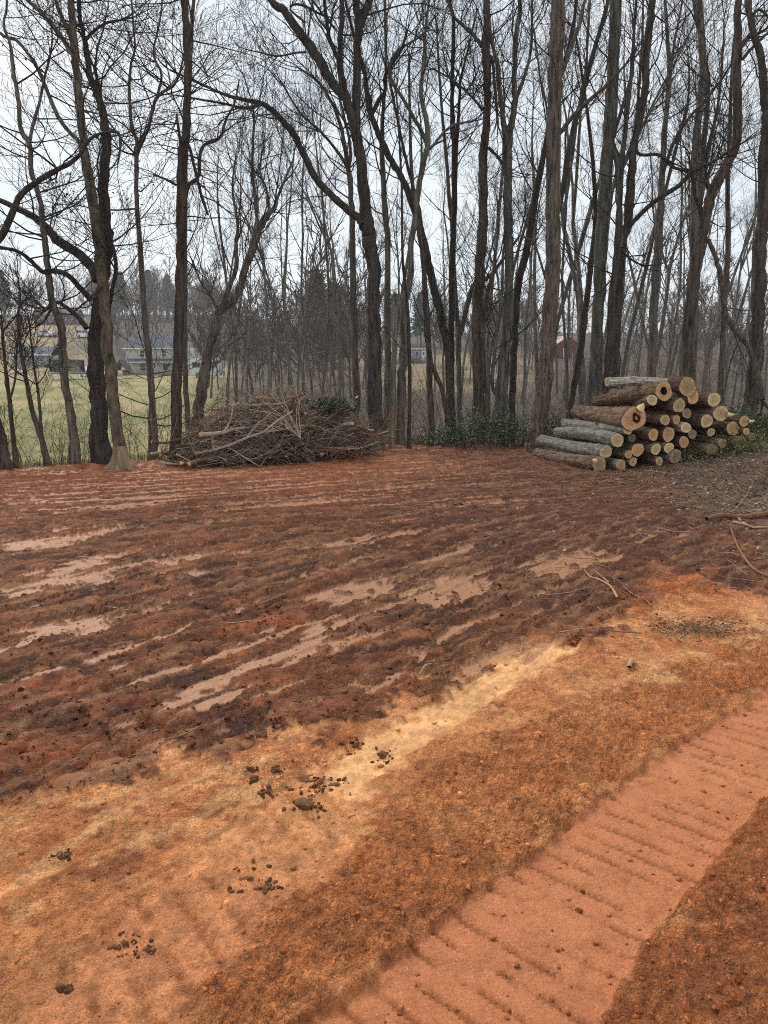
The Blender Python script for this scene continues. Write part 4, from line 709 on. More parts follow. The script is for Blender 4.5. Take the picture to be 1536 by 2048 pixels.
for bi, L_ in sorted(bins.items()):
    L_.sort()
    for q, (Y_, px) in enumerate(L_):
        right = px > 1100
        if px > 1536: lb, gp = 'bare tree of the wood beyond the right edge of the picture', 'trees beyond the right edge'
        else:
            if bi >= len(LM): where = 'right of the right-edge trunk'
            elif bi == 1:
                k3 = int((px - 400) / 79); where = ('behind the left end of the brush heap', 'behind the middle of the brush heap', 'behind the right half of the brush heap', 'behind the right foot of the brush heap')[min(3, k3)]
            else: where = 'between the %s and the %s' % (LM[bi - 1][1], LM[bi][1])
            rank = sum(1 for o in L_[:q] if bi != 1 or int((o[1] - 400) / 79) == int((px - 400) / 79)); tot = sum(1 for o in L_ if bi != 1 or int((o[1] - 400) / 79) == int((px - 400) / 79))
            lb = ('bare tree standing back ' if tot == 1 else ORD[min(rank, 9)] + ' bare tree seen ') + where
            gp = 'trees deep in the wood behind the logs' if right else 'trees deep in the middle of the wood'
        k = rng.choice((2, 3, 4, 4, 4, 6, 6, 6, 7, 0)) if right else rng.choice((2, 4, 4, 6, 6, 7))
        wood_tree(px, Y_, k, lb, gp)
# a few out in the open beyond the lawn
for px, Y_, k, lb in ((148, 172, 7, 'bare yard tree standing by the white van on the far hillside'), (232, 120, 4, 'bare yard tree left of the tan house'), (325, 165, 7, 'bare yard tree rising behind the tan house roof')):
    wood_tree(px, Y_, k, lb, 'yard trees by the far houses')
# ------------------------------------------------------------------ far woods as one mass
def far_proto(seed, H):
    rng.seed(900 + seed); out = {1: [], 2: [], 3: [], 4: []}; st = []
    p = (0, 0, -0.5); d = (0, 0, 1); pts = [p]; rad = [0.13]
    for i in range(5):
        d = nrm((d[0] + rng.gauss(0, .08), d[1] + rng.gauss(0, .08), d[2] + .1)); p = tuple(p[j] + d[j] * H / 5 for j in range(3)); pts.append(p); rad.append(0.13 * (1 - 0.85 * (i + 1) / 5))
    for _ in range(22):
        f = rng.uniform(0.22, 1) * 5; i = min(4, int(f)); a, b = pts[i], pts[i + 1]
        q = tuple(a[j] + (b[j] - a[j]) * (f - i) for j in range(3)); ln = rng.uniform(2.0, 5.0) * (1.15 - 0.6 * f / 5)
        dd = turn((0, 0, 1), rng.uniform(0.5, 1.1)); e = tuple(q[j] + dd[j] * ln + (0.25 * ln if j == 2 else 0) for j in range(3))
        st.append(([q, tuple((q[j] + e[j]) / 2 - (0.06 * ln if j == 2 else 0) for j in range(3)), e], [0.07, 0.05, 0.03]))
        for _ in range(6):
            t = rng.uniform(0.2, 1); q2 = tuple(q[j] + (e[j] - q[j]) * t for j in range(3)); d2 = turn(dd, rng.uniform(0.4, 1.0)); l2 = ln * rng.uniform(0.25, 0.55)
            st.append(([q2, tuple(q2[j] + d2[j] * l2 + (0.15 * l2 if j == 2 else 0) for j in range(3))], [0.05, 0.03]))
    V, Q = tubes(st, 3); V2, Q2 = tubes([(pts, rad)], 5)
    return np.concatenate([V, V2]), np.concatenate([Q, Q2 + len(V)])
FP = [far_proto(k, H) for k, H in enumerate((15, 12, 17, 10, 14))]
def far_wood(name, label, pts, mat):
    Vs, Qs, off = [], [], 0
    for (xx, yy, s_) in pts:
        V, Q = FP[rng.randrange(5)]; a = rng.uniform(0, 6.28); ca, sa = math.cos(a), math.sin(a)
        W = np.stack([V[:, 0] * ca - V[:, 1] * sa, V[:, 0] * sa + V[:, 1] * ca, V[:, 2]], 1) * s_ + np.array([xx, yy, tz(xx, yy)])
        Vs.append(W); Qs.append(Q + off); off += len(W)
    kind(obj(name, mesh(name, np.concatenate(Vs), np.concatenate(Qs), None, False), mat), 'stuff', label)
FARM = plain('far_twigs', A(106, 94, 84), 0.95, 0.25, 0.08, 0.05)
rng.seed(5)
def pxs(p0, p1, y0, y1, n_, s0=0.8, s1=1.2):
    L_ = []
    for _ in range(n_):
        yy = rng.uniform(y0, y1); pp = rng.uniform(p0, p1)
        if (745 < pp < 880 and yy < 150) or (1095 < pp < 1175 and yy < 150): continue      # open ground before the trailer home and the barn
        L_.append(((pp - 768) / FPX * yy, yy, rng.uniform(s0, s1)))
    return L_
far_wood('hillside_wood', 'grey leafless wood on the far hillside at left', pxs(-250, 480, 236, 300, 120, 0.75, 1.15) + pxs(205, 480, 165, 255, 75, 0.55, 1.05) + pxs(-250, 60, 190, 260, 30, 0.5, 0.9) + pxs(20, 200, 168, 240, 12, 0.2, 0.4), FARM)
far_wood('valley_wood', 'grey leafless wood across the middle distance', pxs(420, 740, 60, 140, 60, 0.5, 0.9) + pxs(420, 1050, 140, 250, 90, 0.6, 1.0) + pxs(850, 1700, 195, 300, 85, 0.7, 1.1) + pxs(880, 1650, 75, 190, 105, 0.5, 0.95), FARM)
# ------------------------------------------------------------------ the log stack
def lbark(name, dark, light, moss=None):
    q = NT(name); co = q.coord()
    g = q.noise(q.map(co, (22, 2.6, 22)), 1.0, 6, 0.7); f = q.noise(co, 9, 5)
    big = q.noise(co, 2.3, 3)
    c = q.ramp(g, [(0.34, dark), (0.62, light)])
    c = q.mix(q.ramp(f, [(0.45, (0, 0, 0)), (0.7, (0.7, 0.7, 0.7))]), c, tuple(v * 0.6 for v in dark))
    if moss: c = q.mix(q.ramp(big, [(0.5, (0, 0, 0)), (0.7, (0.6, 0.6, 0.6))]), c, moss)
    hsv = q.n('ShaderNodeHueSaturation'); q.l(c, hsv.inputs['Color']); q.l(q.math('ADD', q.math('MULTIPLY', q.rnd(), 0.45), 0.78), hsv.inputs['Value'])
    q.color(hsv.outputs[0]); q.rough(0.9, 0.15); q.bump(g, 1.0, 0.025); return q.m
LB = {'g': lbark('log_bark_grey', A(100, 94, 86), A(190, 182, 170), A(160, 150, 122)), 'b': lbark('log_bark_brown', A(74, 57, 45), A(156, 126, 102)),
      'd': lbark('log_bark_dark', A(56, 44, 36), A(118, 94, 76)), 'w': lbark('log_bark_birch', A(120, 100, 84), A(236, 228, 214)), 'm': lbark('log_bark_muddy', A(92, 68, 54), A(172, 146, 124))}
def cutmat(name, heart, sap, rim, ring=55):
    q = NT(name); co = q.coord()
    sx_ = q.n('ShaderNodeSeparateXYZ'); q.l(co, sx_.inputs[0])
    nz_ = q.noise(co, 7, 4)
    rr = q.math('SQRT', q.math('ADD', q.math('POWER', sx_.outputs[0], 2.0), q.math('POWER', sx_.outputs[2], 2.0)))
    rn = q.attr('rim', 'Fac')
    wob = q.math('ADD', rr, q.math('MULTIPLY', nz_, 0.035))
    rings = q.math('SINE', q.math('MULTIPLY', wob, ring * 6.28))
    c = q.mix(q.ramp(q.math('ADD', rn, q.math('MULTIPLY', nz_, 0.25)), [(0.70, (0, 0, 0)), (0.86, (1, 1, 1))]), heart, sap)
    c = q.mix(q.math('MULTIPLY', q.math('ADD', q.math('MULTIPLY', rings, 0.5), 0.5), 0.28), c, tuple(v * 0.55 for v in heart))
    blot = q.noise(co, 14, 5); c = q.mix(q.ramp(blot, [(0.45, (0, 0, 0)), (0.75, (0.65, 0.65, 0.65))]), c, rim)
    saw = q.noise(q.map(co, (4, 4, 90)), 1.0, 2)
    c = q.mix(q.math('MULTIPLY', saw, 0.35), c, tuple(v * 0.7 for v in sap))
    ang = q.math('ARCTAN2', sx_.outputs[2], sx_.outputs[0])
    cmb = q.n('ShaderNodeCombineXYZ'); q.l(q.math('MULTIPLY', ang, 2.3), cmb.inputs[0]); q.l(q.rnd(), cmb.inputs[1]); q.l(q.math('MULTIPLY', rr, 1.5), cmb.inputs[2])
    crk = q.noise(cmb.outputs[0], 2.6, 1)
    c = q.mix(q.ramp(crk, [(0.66, (0, 0, 0)), (0.70, (0.75, 0.75, 0.75))]), c, tuple(v * 0.3 for v in heart))
    hsv = q.n('ShaderNodeHueSaturation'); q.l(c, hsv.inputs['Color']); q.l(q.math('ADD', q.math('MULTIPLY', q.rnd(), 0.3), 0.85), hsv.inputs['Value'])
    q.color(hsv.outputs[0]); q.rough(0.8, 0.2); q.bump(saw, 0.3, 0.004); return q.m
CF = {'o': cutmat('cut_wood_orange', A(214, 158, 108), A(232, 188, 138), A(172, 114, 72)), 'p': cutmat('cut_wood_pale', A(212, 176, 128), A(238, 212, 166), A(164, 124, 86)), 't': cutmat('cut_wood_tan', A(196, 158, 116), A(222, 190, 146), A(146, 106, 74)), 'g': cutmat('cut_wood_weathered', A(164, 134, 104), A(186, 158, 124), A(120, 92, 68))}
ROT = plain('rotten_heart', A(44, 26, 16), 0.95, 0.4, 20)
SPL = plain('split_wood', A(238, 206, 150), 0.8, 0.2, 14)
def make_log(label, cx, cy, rc, bk, fc, back=None, L=2.85, oval=1.0, hollow=False, rotten=False, dy=0.0, tap=0.9, splinter=None, name='log', br=None):
    """cx, cy, rc: centre and radius of the near sawn end, measured on an enlargement of the photograph (3.84x, from 1136, 480)"""
    px, py, rp = 1136 + cx / 3.84, 480 + cy / 3.84, rc / 3.84 * 1.05
    u, v = (px - 768) / FPX, (1024 - py) / FPX; k_ = cp + v * sp
    Yf = (14.5 - 1.123) / (1 - 0.27 * u / k_) + dy + nprs.uniform(-0.10, 0.10)
    (x0, y0, z0), mpp = at(px, py, Yf); r = rp * mpp
    if back:
        (x1, y1, z1), m2 = at(back[0], back[1], Yf + L * 0.96); ax = np.array([x1 - x0, y1 - y0, z1 - z0])
        if br: tap = br * m2 / r
    else:
        ax = np.array([-0.26 + nprs.uniform(-0.035, 0.035), 0.965, nprs.uniform(-0.012, 0.012)]) * L
    Ln = float(np.linalg.norm(ax)); d = ax / Ln
    root = thing(name, label, 'log', (x0, y0, z0), group='logs of the stack')
    root.rotation_mode = 'QUATERNION'
    import mathutils
    root.rotation_quaternion = mathutils.Vector((0, 1, 0)).rotation_difference(mathutils.Vector(d))
    S, Nn = 40, 26
    th = np.arange(S) * 2 * math.pi / S
    p1, p2, p3 = nprs.uniform(0, 6.28, 3)
    out = 1 + 0.06 * np.cos(2 * th + p1) + 0.035 * np.cos(3 * th + p2) + 0.02 * np.cos(5 * th + p3)
    ys = np.linspace(0, Ln, Nn); V = []
    bow = nprs.uniform(-0.06, 0.06, 2)
    for yv in ys:
        f = yv / Ln; rr = r * (1 - (1 - tap) * f) * out * (1 + 0.035 * nprs.standard_normal(S) * (0.4 if yv == 0 else 1))
        kn = 1 + (0.10 * np.exp(-((f - 0.4) / 0.05) ** 2) * np.cos(th - p1).clip(0) ** 4)
        rr = rr * kn
        V.append(np.stack([rr * np.cos(th) + bow[0] * math.sin(3.14 * f), np.full(S, yv), rr * np.sin(th) * oval + bow[1] * math.sin(3.14 * f)], 1))
    V = np.concatenate(V)
    i, j = np.meshgrid(np.arange(Nn - 1), np.arange(S), indexing='ij'); b = i * S + j; b2_ = i * S + (j + 1) % S
    Q = np.stack([b, b2_, b2_ + S, b + S], -1).reshape(-1, 4)
    # bark thickness at the sawn end
    inn = V[:S].copy(); inn[:, [0, 2]] *= 0.93; inn[:, 1] = 0.004
    k0 = len(V); V = np.concatenate([V, inn]); jj = np.arange(S); j2 = (jj + 1) % S
    Q = np.concatenate([Q, np.stack([k0 + jj, k0 + j2, j2, jj], 1)])
    obj('bark', mesh('bark', V, Q), LB[bk], root)
    def face(yv, rscale, rin, src, sgn, nm='cut_face', mt=None):
        rr_ = np.linspace(rin, 1, 7); Vf, rim = [], []
        for q_ in rr_:
            P = src.copy(); P[:, [0, 2]] *= q_ * rscale; P[:, 1] = yv + sgn * (0.0015 * nprs.standard_normal(S) + (0.05 * r * (nprs.rand(S) - 0.3) if rotten and q_ < 0.8 else 0)); Vf.append(P); rim.append(np.full(S, q_))
        i_, j_ = np.meshgrid(np.arange(6), np.arange(S), indexing='ij'); b_ = i_ * S + j_; c_2 = i_ * S + (j_ + 1) % S
        return obj(nm, mesh(nm, np.concatenate(Vf), np.stack([b_, b_ + S, c_2 + S, c_2], -1).reshape(-1, 4), col={'rim': np.concatenate(rim)}), mt or CF[fc], root)
    face(-0.003, 0.955, 0.42 if hollow else 0.02, V[:S], -1)
    bk_ = V[(Nn - 1) * S:Nn * S]; cb = bk_.mean(0); s2 = bk_ - cb * np.array([1, 0, 1]); fb = face(Ln - 0.002, 1.0, 0.02, s2, 1); fb.location = (cb[0], 0, cb[2])
    if hollow:
        hp = []
        pr = [(-0.002, 0.42), (0.15, 0.40), (0.5, 0.34), (0.9, 0.2), (1.0, 0.02)]
        for yv, q_ in pr:
            P = V[:S].copy(); P[:, [0, 2]] *= q_ * (1 + 0.06 * nprs.standard_normal((S, 1))); P[:, 1] = yv; hp.append(P)
        i_, j_ = np.meshgrid(np.arange(4), np.arange(S), indexing='ij'); b_ = i_ * S + j_; c_2 = i_ * S + (j_ + 1) % S
        obj('hollow', mesh('hollow', np.concatenate(hp), np.stack([b_, c_2, c_2 + S, b_ + S], -1).reshape(-1, 4)), ROT, root)
    if rotten:
        hs = []
        for q_, yv in ((1.0, -0.006), (0.6, -0.02), (0.05, 0.01)):
            P = np.stack([r * 0.34 * q_ * np.cos(th) * (1 + 0.25 * np.cos(3 * th) + 0.15 * nprs.standard_normal(S)) + r * 0.18, np.full(S, yv), r * 0.42 * q_ * np.sin(th) * (1 + 0.3 * np.cos(2 * th + 1)) + r * 0.05], 1); hs.append(P)
        i_, j_ = np.meshgrid(np.arange(2), np.arange(S), indexing='ij'); b_ = i_ * S + j_; c_2 = i_ * S + (j_ + 1) % S
        obj('rot_hole', mesh('rot_hole', np.concatenate(hs), np.stack([b_, b_ + S, c_2 + S, c_2], -1).reshape(-1, 4)), ROT, root)
    if splinter:
        a0, ln_ = splinter
        sp_ = [([(r * 0.8 * math.cos(a0), -0.01, r * 0.8 * math.sin(a0)), (r * (0.8 + ln_ * 0.5) * math.cos(a0), -0.04, r * (0.8 + ln_ * 0.5) * math.sin(a0)), (r * (0.8 + ln_) * math.cos(a0), -0.05, r * (0.8 + ln_) * math.sin(a0 + 0.1))], [r * 0.34, r * 0.22, r * 0.03])]
        Vp, Qp = tubes(sp_, 7, 0.12, nprs); obj('splinter', mesh('splinter', Vp, Qp, None, False), SPL, root)
    if nprs.rand() < 0.5 and not hollow:
        f = nprs.uniform(0.3, 0.8); aa = nprs.uniform(0.3, 2.8); rr = r * (1 - (1 - tap) * f)
        st_ = [([(rr * 0.8 * math.cos(aa), Ln * f, rr * 0.8 * math.sin(aa)), (rr * 1.12 * math.cos(aa), Ln * f - 0.01, rr * 1.12 * math.sin(aa)), (rr * 1.2 * math.cos(aa), Ln * f - 0.02, rr * 1.2 * math.sin(aa))], [r * 0.26, r * 0.2, r * 0.12])]
        Vp, Qp = tubes(st_, 8, 0.06, nprs); obj('branch_stub', mesh('branch_stub', Vp, Qp), LB[bk], root)
    return root
LOGS = [
 ('lowest grey log at the left front, mud-stained, pale scar beside its sawn end', 240, 1722, 58, 'm', 'g', dict(back=(1077, 908), splinter=(2.6, 0.5))),
 ('grey ridged log second from the ground in the left column', 290, 1625, 51, 'g', 'p', dict(back=(1082, 880))),
 ('grey log third from the ground in the left column', 378, 1537, 52, 'g', 'p', dict(back=(1116, 865))),
 ('thin grey log fourth from the ground in the left column', 458, 1457, 37, 'g', 'p', dict(back=(1130, 847), tap=1.1)),
 ('fattest log, rough sawn end with a dark rotten heart, on top of the left column', 505, 1372, 98, 'b', 'o', dict(back=(1153, 822), rotten=True, br=13, oval=0.92, splinter=(1.05, 0.45))),
 ('hollow log with a black hole in its sawn end, near the top', 735, 1160, 71, 'b', 'o', dict(back=(1192, 803), br=10, hollow=True)),
 ('white peeling birch log lying crosswise at the top back', 300, 1090, 33, 'w', 'p', dict(back=(1338, 764), dy=0.9, L=0.5, tap=0.85)),
 ('topmost log with an oval weathered end, right of the hollow log', 918, 1128, 64, 'd', 't', dict(oval=1.12, back=(1312, 770), L=2.2, br=11)),
 ('short log end tucked just under the topmost log', 960, 1206, 51, 'b', 'o', dict()),
 ('brown log at the top right shoulder of the stack', 1120, 1226, 56, 'b', 'p', dict()),
 ('small log wedged under the hollow log', 645, 1228, 40, 'b', 'p', dict(back=(1240, 812))),
 ('dark-barked log in the shadowed gap below the hollow log', 853, 1270, 53, 'd', 't', dict()),
 ('pale greyish log end with a yellow splinter sticking out right', 1172, 1332, 61, 'b', 't', dict(splinter=(-0.15, 1.0))),
 ('round pale log end under the top right shoulder', 1065, 1390, 53, 'd', 'p', dict()),
 ('half-hidden narrow log end right of the dark gap', 912, 1332, 39, 'd', 't', dict(dy=0.15)),
 ('brown log just right of the fattest log', 745, 1382, 41, 'b', 't', dict()),
 ('small log end right of the brown log beside the fattest one', 832, 1380, 33, 'b', 'o', dict()),
 ('orange log end at the far right, above the split pale wood', 1352, 1392, 43, 'd', 'o', dict(splinter=(0.0, 1.1))),
 ('large dark log at the right end of the stack', 1265, 1446, 55, 'd', 'o', dict()),
 ('smallest log end at the right foot of the stack', 1368, 1472, 28, 'b', 'o', dict()),
 ('small pale log end with a star crack', 1098, 1476, 32, 'd', 'p', dict()),
 ('yellowish peeled log cut on a slant in the middle', 905, 1440, 46, 'w', 'p', dict(oval=0.85)),
 ('greyish log end under the yellowish peeled log', 955, 1490, 36, 'd', 'g', dict(dy=0.1)),
 ('log end with a small dark pith hole left of the yellowish log', 772, 1492, 53, 'b', 'o', dict()),
 ('bright orange log end in the middle row behind the left column', 655, 1496, 43, 'b', 'o', dict()),
 ('orange notched log end in the lower middle', 890, 1552, 44, 'd', 'o', dict()),
 ('small ringed log end second row from the ground in the middle', 775, 1597, 41, 'b', 'p', dict()),
 ('ringed pale log left of the small ringed one', 675, 1606, 43, 'b', 'p', dict()),
 ('round orange log end beside the left column', 535, 1612, 51, 'b', 'o', dict()),
 ('small reddish log end in front of the round orange one', 465, 1647, 31, 'b', 'o', dict(dy=-0.12)),
 ('grey-barked log on the ground second from the left', 405, 1727, 42, 'g', 'o', dict()),
 ('little log end with a dark pith dot on the ground', 500, 1704, 32, 'b', 'o', dict()),
 ('short brown log on the ground in the middle', 700, 1699, 33, 'b', 't', dict()),
 ('weathered log on the ground half covered by leaves', 825, 1662, 52, 'm', 'g', dict()),
 ('weathered log half buried in debris at the right foot', 1105, 1607, 50, 'm', 'g', dict(oval=0.75)),
 ('low log behind the half-buried one', 1185, 1560, 35, 'm', 't', dict()),
 ('mossy log under the weeds at the right foot', 1325, 1548, 45, 'm', 'g', dict()),
 ('weathered butt at the far right foot of the stack', 1412, 1512, 30, 'm', 'g', dict()),
 ('dark log end deep in the gap beside the left column', 492, 1522, 32, 'd', 'g', dict(dy=0.35)),
]
for lb, cx, cy, rc, bk_, fc_, kw in LOGS: make_log(lb, cx, cy, rc, bk_, fc_, **kw)

# ------------------------------------------------------------------ the brush heap
BR = [plain('brush_bark_grey', A(176, 158, 138), 0.9, 0.3, 6, 0.1), plain('brush_bark_brown', A(124, 98, 78), 0.9, 0.3, 6, 0.1), plain('brush_bark_dark', A(102, 84, 70), 0.9, 0.3, 6, 0.1), plain('brush_bark_red', A(122, 80, 56), 0.9, 0.3, 6, 0.1)]
PEEL = plain('peeled_wood', A(214, 172, 118), 0.8, 0.2, 8, 0.15)
def heap(xx, yy):
    """height of the heap's upper surface above the ground"""
    u_ = (xx + 2.15) / 1.85; c0 = 16.7 + (xx + 2.55) * 0.52; v_ = (yy - c0) / 1.25
    k_ = max(0.0, 1 - u_ * u_ * (0.75 + 0.25 * (u_ > 0)) - v_ * v_)
    return 1.28 * k_ ** 0.7
rng.seed(31)
HX = math.atan2(0.52, 1)
def stick_pts(c0, th, tilt, L_, bend, n_=6, kink=0.10):
    d = (math.cos(th) * math.cos(tilt), math.sin(th) * math.cos(tilt), math.sin(tilt)); p = tuple(c0[j] - d[j] * L_ / 2 for j in range(3)); pts = [p]
    for k in range(n_):
        q = rvec(); d = nrm((d[0] + q[0] * kink, d[1] + q[1] * kink, d[2] + q[2] * kink + bend)); p = tuple(p[j] + d[j] * L_ / n_ for j in range(3)); pts.append(p)
    return pts
def heap_spot(surface=True):
    while True:
        xx = rng.uniform(-5.0, -0.1); yy = rng.uniform(15.0, 18.9); hh_ = heap(xx, yy)
        if hh_ > 0.06: break
    f = rng.uniform(0.66, 1.04) if surface else rng.uniform(0.0, 0.8)
    return (xx, yy, tz(xx, yy) + hh_ * f)
def brush_branch(label, c0, th, tilt, L_, r, mt, group, bend=0.0, twigs=3, peel=None, name='cut_branch'):
    root = thing(name, label, 'branch', c0, group=group)
    pts = stick_pts((0, 0, 0), th, tilt, L_, bend, 6, 0.17); rad = [r * (1 - 0.55 * k / 6) for k in range(7)]
    V, Q = tubes([(pts, rad)], 8, 0.04, nprs); obj('stem', mesh('stem', V, Q), mt, root)
    if twigs:
        out = {1: [], 2: [], 3: [], 4: []}
        for _ in range(twigs):
            i = rng.randrange(2, 6); d = nrm(tuple(pts[i + 1][j] - pts[i][j] for j in range(3)))
            grow(out, pts[i], turn(d, rng.uniform(0.3, 0.8)), L_ * rng.uniform(0.2, 0.5), rad[i] * 0.55, 2, 3, 0.16, 0.0, (0, 0, 3), 0.004)
        V, Q = tubes(out[2], 5); Vs, Qs = [V], [Q]
        if out[3]: V2, Q2 = tubes(out[3], 3); Vs.append(V2); Qs.append(Q2 + len(V))
        obj('twigs', mesh('twigs', np.concatenate(Vs), np.concatenate(Qs)), mt, root)
    for e in (0, -1):
        if e == 0 or rng.random() < 0.5:
            d = nrm(tuple(pts[1][j] - pts[0][j] for j in range(3))) if e == 0 else nrm(tuple(pts[-2][j] - pts[-1][j] for j in range(3)))
            P = pts[e]; rr = rad[e] * 0.97
            V, Q = tubes([([tuple(P[j] - d[j] * 0.006 for j in range(3)), tuple(P[j] - d[j] * 0.0055 for j in range(3)), tuple(P[j] + d[j] * 0.03 for j in range(3))], [0.002, rr, rr])], 8); obj('cut_end', mesh('cut_end', V, Q), PEEL, root)
    if peel:
        V, Q = tubes([(pts[peel[0]:peel[1]], [q * 1.06 for q in rad[peel[0]:peel[1]]])], 8); obj('peeled_patch', mesh('peeled_patch', V, Q), PEEL, root)
    return root
def hp(px, py, Y_): return at(px, py, Y_)[0]
brush_branch('thick log-like branch with a peeled pale end at the front of the brush heap', hp(490, 883, 15.6), 0.15, 0.0, 1.35, 0.055, BR[2], 'branches heaped in the brush pile', 0.01, 2, (0, 3))
brush_branch('long pale branch low along the front foot of the brush heap', hp(500, 903, 15.4), 0.2, 0.02, 2.2, 0.035, BR[0], 'branches heaped in the brush pile', 0, 4)
brush_branch('peeled yellow branch on the very top of the brush heap', hp(560, 795, 16.7), -0.25, 0.02, 1.1, 0.045, BR[3], 'branches heaped in the brush pile', 0, 2, (0, 3))
brush_branch('grey branch lying level just under the top of the brush heap', hp(530, 812, 16.2), -0.1, -0.08, 1.2, 0.035, BR[0], 'branches heaped in the brush pile', 0, 3)
brush_branch('branch poking out right from the brush heap towards the main tree', hp(700, 855, 17.4), 0.1, 0.0, 1.3, 0.035, BR[0], 'branches heaped in the brush pile', 0, 3)
brush_branch('bent grey branch sticking out left past the straight brown trunk', hp(345, 840, 15.9), 0.1, 0.02, 0.9, 0.022, BR[1], 'branches heaped in the brush pile', 0.03, 2)
brush_branch('pale-ended pole lying on the soil at the right foot of the heap', hp(690, 893, 16.7), 0.35, -0.05, 1.6, 0.022, BR[0], 'branches heaped in the brush pile', 0, 2)
fan = hp(600, 882, 15.7)
for k in range(9):
    a = 2.2 + 0.12 * k; ln = rng.uniform(0.9, 1.5)
    dx_, dz_ = -math.cos(a - 1.75), math.sin(a - 1.75)
    brush_branch('thin bleached shoot of the pale spray fanning up-left in the middle of the brush heap', (fan[0] + dx_ * ln / 2, fan[1] + 0.10, fan[2] + dz_ * ln / 2 + 0.05), math.pi, math.asin(max(-1, min(1, dz_))), ln, 0.011, plain('bleached', A(190, 170, 148), 0.85, 0.2, 7) if k == 0 else bpy.data.materials['bleached'], 'pale spray of shoots in the brush heap', 0.0, 1)
for k in range(190):
    c0 = heap_spot(k % 3 != 0); L_ = rng.uniform(0.7, 2.1); th = HX * 0.5 + rng.gauss(0, 0.62); r_ = rng.choice((0.012, 0.014, 0.017, 0.020, 0.026, 0.034, 0.046))
    front = c0[1] < 16.4 + (c0[0] + 2.55) * 0.52
    ci = rng.choice((0, 0, 0, 1, 1, 2, 3)); ux = c0[0]; part = 'left end' if ux < -3.3 else 'middle' if ux < -1.6 else 'right end'
    lv = 'foot' if c0[2] - tz(c0[0], c0[1]) < 0.45 else 'flank' if c0[2] - tz(c0[0], c0[1]) < 0.95 else 'crest'
    brush_branch("%s %s branch on the %s %s of the brush heap's %s" % ('thick' if r_ > 0.025 else 'medium' if r_ > 0.016 else 'thin', ('grey', 'brown', 'dark', 'reddish')[ci], 'near' if front else 'far', lv, part), c0, th, rng.gauss(0, 0.2), L_, r_, BR[ci], 'branches heaped in the brush pile', rng.gauss(0, 0.02), 2 if k % 2 else 3)
tw = []
for k in range(4700):
    c0 = heap_spot(k % 4 != 0); th = HX * 0.6 + rng.gauss(0, 0.7); L_ = rng.uniform(0.25, 1.1)
    tw.append((stick_pts(c0, th, rng.gauss(0.05, 0.32), L_, rng.gauss(0, 0.05), 3, 0.3), [0.008, 0.007, 0.0055, 0.003]))
for k in range(420):     # sprigs that stand out of the heap against the wood behind
    c0 = heap_spot(True); th = math.pi * (rng.random() < 0.6) + rng.gauss(0.1, 0.5); L_ = rng.uniform(0.5, 1.2)
    tw.append((stick_pts((c0[0], c0[1], c0[2] + 0.12), th, rng.uniform(0.1, 0.8), L_, rng.gauss(0, 0.03), 3, 0.12), [0.007, 0.006, 0.005, 0.003]))
V, Q = tubes(tw, 3); nv = len(V) // 12
q = NT('brush_twigs'); q.color(q.ramp(q.attr('tone', 'Fac'), [(0.0, A(86, 72, 62)), (0.4, A(138, 120, 104)), (0.75, A(166, 150, 134)), (1.0, A(206, 190, 172))])); q.rough(0.9, 0.1)
kind(obj('brush_twigs', mesh('brush_twigs', V, Q, col={'tone': np.repeat(nprs.rand(nv), 12)}), q.m), 'stuff', 'tangle of thin twigs filling the brush heap')
# dark core added inside the heap to block light between the twigs
nx, ny = 70, 44; hxs = np.linspace(-5.1, 0.0, nx); V = []
for i in range(nx):
    for j in range(ny):
        xx = hxs[i]; yy = 16.6 + (xx + 2.55) * 0.52 + (j / (ny - 1) - 0.5) * 2.7
        V.append((xx, yy, tz(xx, yy) - 0.12 + heap(xx, yy) * 0.55 + 0.08 * nprs.standard_normal() * (heap(xx, yy) > 0.05)))
i, j = np.meshgrid(np.arange(nx - 1), np.arange(ny - 1), indexing='ij'); b = i * ny + j
kind(obj('brush_core', mesh('brush_core', V, np.stack([b, b + ny, b + ny + 1, b + 1], -1).reshape(-1, 4)), plain('dark_core', A(58, 40, 30), 0.95, 0.5, 9, 0.1)), 'stuff', 'dark core added to block light inside the brush heap')
